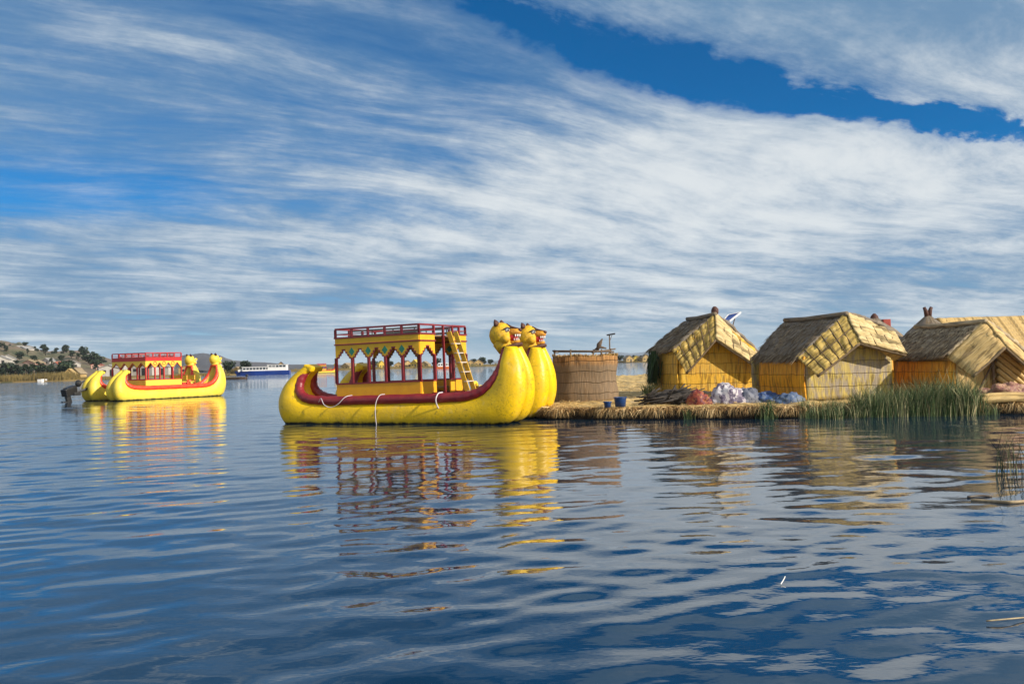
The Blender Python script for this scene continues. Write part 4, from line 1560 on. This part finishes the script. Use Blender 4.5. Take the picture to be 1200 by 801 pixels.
def make_tree(name, h, r, n, seed, cols=LEAF):
    q = np.random.default_rng(seed)
    root = empty(name)
    m = MB()
    m.tube([(0, 0, -.2), (.05 * h * .3, 0, h * .35), (0, .02 * h, h * .75)], [.05 * h, .035 * h, .012 * h], 7)
    for i in range(4):
        a = q.uniform(0, 6.28)
        z = h * q.uniform(.3, .55)
        m.tube([(0, 0, z), (math.cos(a) * r * .6, math.sin(a) * r * .6, z + h * .22)], [.02 * h, .008 * h], 5)
    m.build('trunk', BARK, root, smooth=True)
    c = MB()
    cl = []
    for i in range(9):
        a = q.uniform(0, 6.28)
        rr = r * q.uniform(.15, .7)
        cl.append((math.cos(a) * rr, math.sin(a) * rr, h * q.uniform(.3, .88), r * q.uniform(.3, .55)))
    P, tn = [], []
    for i in range(n):
        k_ = cl[q.integers(0, 9)]
        d = q.normal(0, 1, 3)
        d /= np.linalg.norm(d)
        P.append(np.array(k_[:3]) + d * k_[3] * q.uniform(.5, 1) * np.array([1, 1, .9]))
        tn.append(np.clip(.5 + .3 * d[2] * 0 + q.normal(0, .3), 0, 1))
    P = np.array(P)
    D = q.normal(0, 1, (n, 3))
    D /= np.linalg.norm(D, axis=1)[:, None]
    s_ = .16 * r
    add_blades(c, P - D * s_, P + D * s_, s_ * 1.3, None, np.array(tn))
    c.build('crown', cols, root)
    return root


bases = {}


def tree(px, Y, z, h, r, label, group, kind_=0):
    key = kind_
    if key not in bases:
        bases[key] = make_tree('tree', 1.0, (.42, .30, .6)[kind_], (420, 380, 420)[kind_], 20 + kind_)
        o = bases[key]
    else:
        o = copy_tree(bases[key])
    o.location = (gz(px, Y), Y, z)
    o.scale = (h * r, h * r, h)
    o.rotation_euler = (0, 0, random.uniform(0, 6.28))
    tag(o, label, 'tree', group)
    return o


def on_hill(px, Y):
    xs = gz(px, Y) * 900 / Y
    xa = (-320 - 600) / FPX * 900
    xb = (215 - 600) / FPX * 900
    return HL((xs - xa) / (xb - xa), (Y - 310) / 1190)


for i in range(15):
    tree(3 + i * 5.3 + random.uniform(-1, 1), 330 + random.uniform(-12, 12), .8, random.uniform(4.2, 5.6), random.uniform(1.0, 1.3), 'dark rounded tree in the row behind the brown left reeds', 'row of dark trees behind the left reeds', i % 2)
for (px, Y, h) in [(23, 480, 6), (33, 520, 4), (52, 560, 6), (54, 540, 4.5), (78, 620, 7), (84, 500, 5), (92, 480, 5), (98, 520, 7.5), (100, 500, 6.5), (110, 450, 7), (111, 430, 6), (72, 470, 4), (8, 520, 4), (15, 600, 5), (44, 640, 4), (63, 690, 5), (66, 580, 4), (88, 700, 5), (104, 640, 5), (118, 480, 6), (40, 450, 4), (60, 440, 4), (28, 640, 4), (112, 380, 5)]:
    z = on_hill(px, Y)[2]
    tree(px, Y, z - .3, h, random.uniform(.9, 1.3), 'dark tree dotted on the brown left hillside', 'dark trees on the left hillside', random.choice((0, 1, 0)))
for i in range(42):
    px, Y = random.uniform(-8, 122), random.uniform(360, 860)
    z = on_hill(px, Y)[2]
    tree(px, Y, z - .4, random.uniform(1.6, 4.2), random.uniform(1.2, 2.0), 'dark tree dotted on the brown left hillside', 'dark trees on the left hillside', random.choice((0, 1, 2)))
for (px, Y, h) in [(76, 300, 5), (79, 298, 4.5), (268, 340, 4), (287, 345, 4)]:
    tree(px, Y, .8, h, 1.2, 'dark bushy tree at the left shoreline', 'bushy trees at the left shoreline', 2)
for px in (424, 438, 458, 512, 536, 548, 556, 566, 575, 690, 700, 727, 744, 752):
    tree(px, 600, .8, random.uniform(3.2, 5.0), 1.3, 'tiny dark tree among the distant huts on the middle shore', 'dark trees on the distant middle shore', random.choice((0, 2)))

# far houses and huts
def simple_house(px, Y, z, w, d_, hw_, hr, wall, roof, label, cat, group=None, yaw=0.0, name='house', door=True):
    root = empty(name, (gz(px, Y), Y, z), yaw)
    tag(root, label, cat, group)
    m = MB()
    m.box((0, 0, hw_ / 2), (w, d_, hw_))
    m.add([(-w / 2, -d_ / 2, hw_), (w / 2, -d_ / 2, hw_), (0, -d_ / 2, hr), (-w / 2, d_ / 2, hw_), (w / 2, d_ / 2, hw_), (0, d_ / 2, hr)], [(0, 1, 2), (3, 5, 4)])
    m.build('wall', wall, root)
    m = MB()
    for s in (-1, 1):
        m.add([(0, -d_ / 2 - .3, hr + .05), (s * (w / 2 + .3), -d_ / 2 - .3, hw_ - .1), (s * (w / 2 + .3), d_ / 2 + .3, hw_ - .1), (0, d_ / 2 + .3, hr + .05)], [(0, 1, 2, 3)])
    m.build('roof', roof, root, solid=.2)
    if door:
        m = MB()
        m.box((w * .12, -d_ / 2 - .02, hw_ * .4), (w * .18, .06, hw_ * .8))
        m.build('door', BLACK, root)
        m = MB()
        m.box((-w * .25, -d_ / 2 - .02, hw_ * .6), (w * .2, .06, hw_ * .3))
        m.build('window', BLACK, root)
    return root


FTAN = paint('far_hut_tan', (.46, .32, .13), (.36, .24, .09), rough=.9, scale=.8)
FTAN2 = paint('far_hut_roof', (.30, .23, .14), (.22, .16, .09), rough=.9, scale=.8)
FYEL = paint('far_hut_yellow', (.62, .44, .06), (.5, .35, .05), rough=.9, scale=.8)
PINK = paint('pink_wall', (.55, .33, .27), (.48, .28, .22), rough=.9, scale=.4)
WHW = paint('white_wall', (.50, .47, .42), (.40, .37, .33), rough=.9, scale=.4)
REDR = paint('red_tin_roof', (.34, .09, .05), (.26, .08, .05), rough=.8, scale=.5)
GREYR = paint('grey_tin_roof', (.30, .29, .28), (.22, .21, .2), rough=.7, scale=.5)
for i, (px, w, h, ma) in enumerate([(408, 6, 3.6, 0), (416, 5, 3.2, 0), (430, 5, 3, 0), (447, 4.2, 4.4, 1), (468, 5.5, 3.4, 0), (477, 6, 4.2, 0), (488, 5, 4.6, 1), (499, 5, 3.4, 0), (531, 5, 3.2, 0), (541, 6, 3.8, 0), (552, 5, 3.4, 0), (561, 5.5, 3.6, 0), (737, 5, 3.8, 0), (746, 4, 3.4, 1), (749.5, 3.4, 3.2, 0), (757, 5, 4.2, 0), (328, 7, 3.4, 0)]):
    simple_house(px, 560 + random.uniform(-8, 15), .5, w, w * .9, h * .5, h, (FTAN, FYEL)[ma], (FTAN2, FYEL)[ma],
                 ('tiny tan reed hut on the distant middle shore', 'tiny bright yellow reed hut on the distant middle shore')[ma], 'hut', ('tan reed huts on the distant shore', 'yellow reed huts on the distant shore')[ma], random.uniform(-.6, .6), 'reed_hut')
simple_house(268, 356, .7, 3.4, 3, 1.2, 2.5, FTAN, FTAN2, 'tan reed hut at the shore between second boat and blue ferry', 'hut', None, .3, 'reed_hut')
simple_house(280, 360, .7, 3.2, 3, 1.1, 2.2, FTAN, FTAN2, 'low tan reed hut just left of the blue ferry bow', 'hut', None, -.2, 'reed_hut')
simple_house(257.5, 390, .8, 4.4, 5, 3.4, 4.3, WHW, REDR, 'white house with red roof behind the second boat prow', 'house', None, .45)
simple_house(83, 292, .7, 3.0, 3, 1.3, 2.8, FTAN, FTAN, 'tan reed hut left of the others behind the second boat stern', 'hut', None, .2, 'reed_hut')
simple_house(92, 300, .7, 3.6, 3, 1.3, 2.9, FTAN, FTAN2, 'wider tan reed hut right of the first behind the boat stern', 'hut', None, -.2, 'reed_hut')
simple_house(114.5, 420, on_hill(114.5, 420)[2] - .4, 4.6, 5, 3.2, 4.0, PINK, REDR, 'pink house on the left hillside above the boat stern', 'house', None, .25)
for (px, Y, w, h, wl, rf, lab) in [(24, 620, 6, 4, WHW, GREYR, 'pale grey roofed house high on the left hillside'), (31, 560, 7, 4, WHW, GREYR, 'wide pale house mid slope on the left hillside'), (40, 410, 7, 3.4, PINK, FTAN2, 'long tan house low on the left hillside above the dark trees'),
                                   (3, 400, 6, 4, WHW, GREYR, 'pale house at the far left behind the tree row'), (10, 415, 6, 4, WHW, GREYR, 'second pale house from the left behind the tree row'), (58, 470, 5, 3.4, WHW, GREYR, 'small white house among dark trees mid hillside'),
                                   (70, 430, 5, 3.4, WHW, REDR, 'small white house with red roof on the left hillside'), (87, 410, 5, 3.6, WHW, GREYR, 'white house low on the slope left of the pink house'), (105, 520, 5, 3.6, PINK, GREYR, 'small pink house with grey roof behind tall hillside trees')]:
    simple_house(px, Y, on_hill(px, Y)[2] - .5, w, w * .8, h * .65, h, wl, rf, lab, 'house', None, random.uniform(-.5, .5))
for (px, Y, w, h, wl, rf, lab) in [(130, 330, 7, 4, WHW, GREYR, 'white lakeside building seen left through the second boat cabin'), (150, 335, 7, 4.2, WHW, GREYR, 'white lakeside building seen centrally through the second boat cabin'), (171, 335, 9, 4.4, WHW, GREYR, 'wide white lakeside building behind the second boat cabin'),
                                   (190, 338, 7, 4, WHW, GREYR, 'white lakeside building seen right through the second boat cabin'), (221, 340, 6, 3.2, FTAN, FTAN2, 'tan lakeside hut behind the second boat foredeck')]:
    simple_house(px, Y, .7, w, w * .6, h * .75, h, wl, rf, lab, 'house', None, random.uniform(-.3, .3))

# ------------------------------------------------------------------ distant boats
NAVY = paint('navy_hull', (.012, .045, .26), (.016, .06, .32), rough=.35, scale=.5)
GLASSD = paint('dark_glass', (.02, .03, .04), (.03, .04, .05), rough=.15, scale=.5)
def hull_mesh(L, B, H, z0=-.2, rake=.12, bow=-1):
    m = MB()
    n = 14
    vs, fs = [], []
    for i in range(n + 1):
        a = i / n
        w = B / 2 * min(1, (max(0, 1 - a) / .3) ** .55 if a > .7 else 1)
        sh = H * (1 + .35 * max(0, a - .55) ** 1.5)
        x = (a - .5) * L
        xr = x + (a > .85) * rake * L * (a - .85) / .15 * .4
        vs += [(x, -w * .7, z0), (xr, -w, sh), (xr, w, sh), (x, w * .7, z0)]
    for i in range(n):
        a = i * 4
        for q in range(3):
            fs.append((a + q, a + q + 1, a + q + 5, a + q + 4))
    fs += [(0, 3, 2, 1), (n * 4, n * 4 + 1, n * 4 + 2, n * 4 + 3)]
    m.add(vs, fs)
    return m


c = wat(310, 439.0)
Yf = float(c[1])
fr = empty('passenger_ferry', (gz(309, Yf), Yf, 0), math.pi + .10)
tag(fr, 'long white passenger ferry with a blue hull and raised wheelhouse', 'ferry')
S_ = Yf / 315.0
fL = 61 / FPX * Yf
hull_mesh(fL, 4.2, 1.35).build('hull', NAVY, fr)
m = MB()
m.box((1.2, 0, 1.95), (fL * .62, 3.7, 1.3))
m.box((fL * .40, 0, 1.75), (fL * .14, 2.6, .7), Matrix.Rotation(R(14), 3, 'Y'))
cbo = m.build('cabin', WHITE, fr, bevel=.08)
for i in range(9):
    for s in (-1, 1):
        m = MB()
        m.box((-2.6 + i * 1.05, s * 1.87, 2.1), (.78, .05, .62))
        m.build('window', GLASSD, cbo)
m = MB()
m.box((1.2, 0, 2.66), (fL * .66, 4.0, .14))
m.build('roof', WHITE, fr, bevel=.03)
m = MB()
m.box((-fL * .27, 0, 2.2), (fL * .36, 3.8, 1.9))
wh_ = m.build('wheelhouse', WHITE, fr, bevel=.08)
for i in range(5):
    for s in (-1, 1):
        m = MB()
        m.box((-fL * .27 - 2.3 + i * 1.12, s * 1.92, 2.75), (.9, .05, .6))
        m.build('window', GLASSD, wh_)
m = MB()
m.box((-fL * .27, 0, 3.22), (fL * .38, 4.0, .12))
m.build('wheelhouse_roof', WHITE, fr)

c = wat(276, 444.3)
bg_ = empty('work_boat', (c[0], c[1], 0), R(-4))
bL = 27 / FPX * c[1]
tag(bg_, 'low dark open work boat with outboard motor in front of the ferry', 'boat')
hull_mesh(bL, 1.5, .42).build('hull', paint('dark_brown_hull', (.06, .04, .03), (.09, .06, .04), rough=.6), bg_)
m = MB()
m.box((0, 0, .44), (bL * .7, 1.1, .06))
m.build('thwart', DECK, bg_)
m = MB()
m.ball((bL * .5, 0, .75), (.3, .2, .26), 10, 8)
m.box((bL * .5, 0, .3), (.16, .14, .9))
m.build('outboard_motor', BLACK, bg_, smooth=True)

for (px, py, L, mt, lab) in [(48, 447, 1.6, WHITE, 'tiny white rowing boat left of its twin by the left reeds'), (53, 446.8, 1.8, WHITE, 'tiny white rowing boat right of its twin by the left reeds'), (40, 446.8, 3.2, NAVY, 'tiny dark blue rowing boat by the left reeds'), (30, 446.5, 2.6, FYEL, 'tiny yellow reed boat moored in the left reeds')]:
    c = wat(px, py)
    b = empty('rowing_boat', (c[0], c[1], 0), random.uniform(-.3, .3))
    tag(b, lab, 'boat')
    hull_mesh(L, .9, .7).build('hull', mt, b)
    m = MB()
    m.box((0, 0, .72), (.3, .8, .05))
    m.build('seat', DECK, b)
c = wat(521, 431.2)
ob = empty('lake_boat', (gz(521, 410), 410, 0), .05)
tag(ob, 'small orange hulled boat with white cabin seen through the big boat cabin', 'boat')
hull_mesh(7.4, 2.4, .85).build('hull', paint('orange_hull', (.75, .17, .02), (.7, .15, .02), rough=.5), ob)
m = MB()
m.box((0, 0, 1.65), (5.6, 2.0, 1.6))
co_ = m.build('cabin', WHITE, ob, bevel=.06)
for i in range(5):
    m = MB()
    m.box((-2.2 + i * 1.1, -1.02, 1.8), (.7, .05, .6))
    m.build('window', GLASSD, co_)
# wooden landing with two roofed posts above the ferry: brown hut on the bank
simple_house(330, 470, .6, 3.4, 3, 2.9, 4.6, FTAN, BROWN, 'brown lookout hut rising behind the ferry wheelhouse', 'hut', None, .2, 'lookout_hut')

# ------------------------------------------------------------------ air
m = MB()
m.box((0, 6100, 47), (28000, 12600, 97))
hzo = m.build('haze', None)
hm_ = bpy.data.materials.new('haze')
hm_.use_nodes = True
t = NT(hm_.node_tree)
t.nodes.remove(t.nodes['Principled BSDF'])
pv = t.n('ShaderNodeVolumePrincipled', Color=(.80, .90, 1.0), Density=.00008)
t.links.new(pv.outputs[0], t.nodes['Material Output'].inputs['Volume'])
hzo.data.materials.append(hm_)
tag(hzo, 'thin blue lake air veiling the far shore', 'haze', kind='stuff')
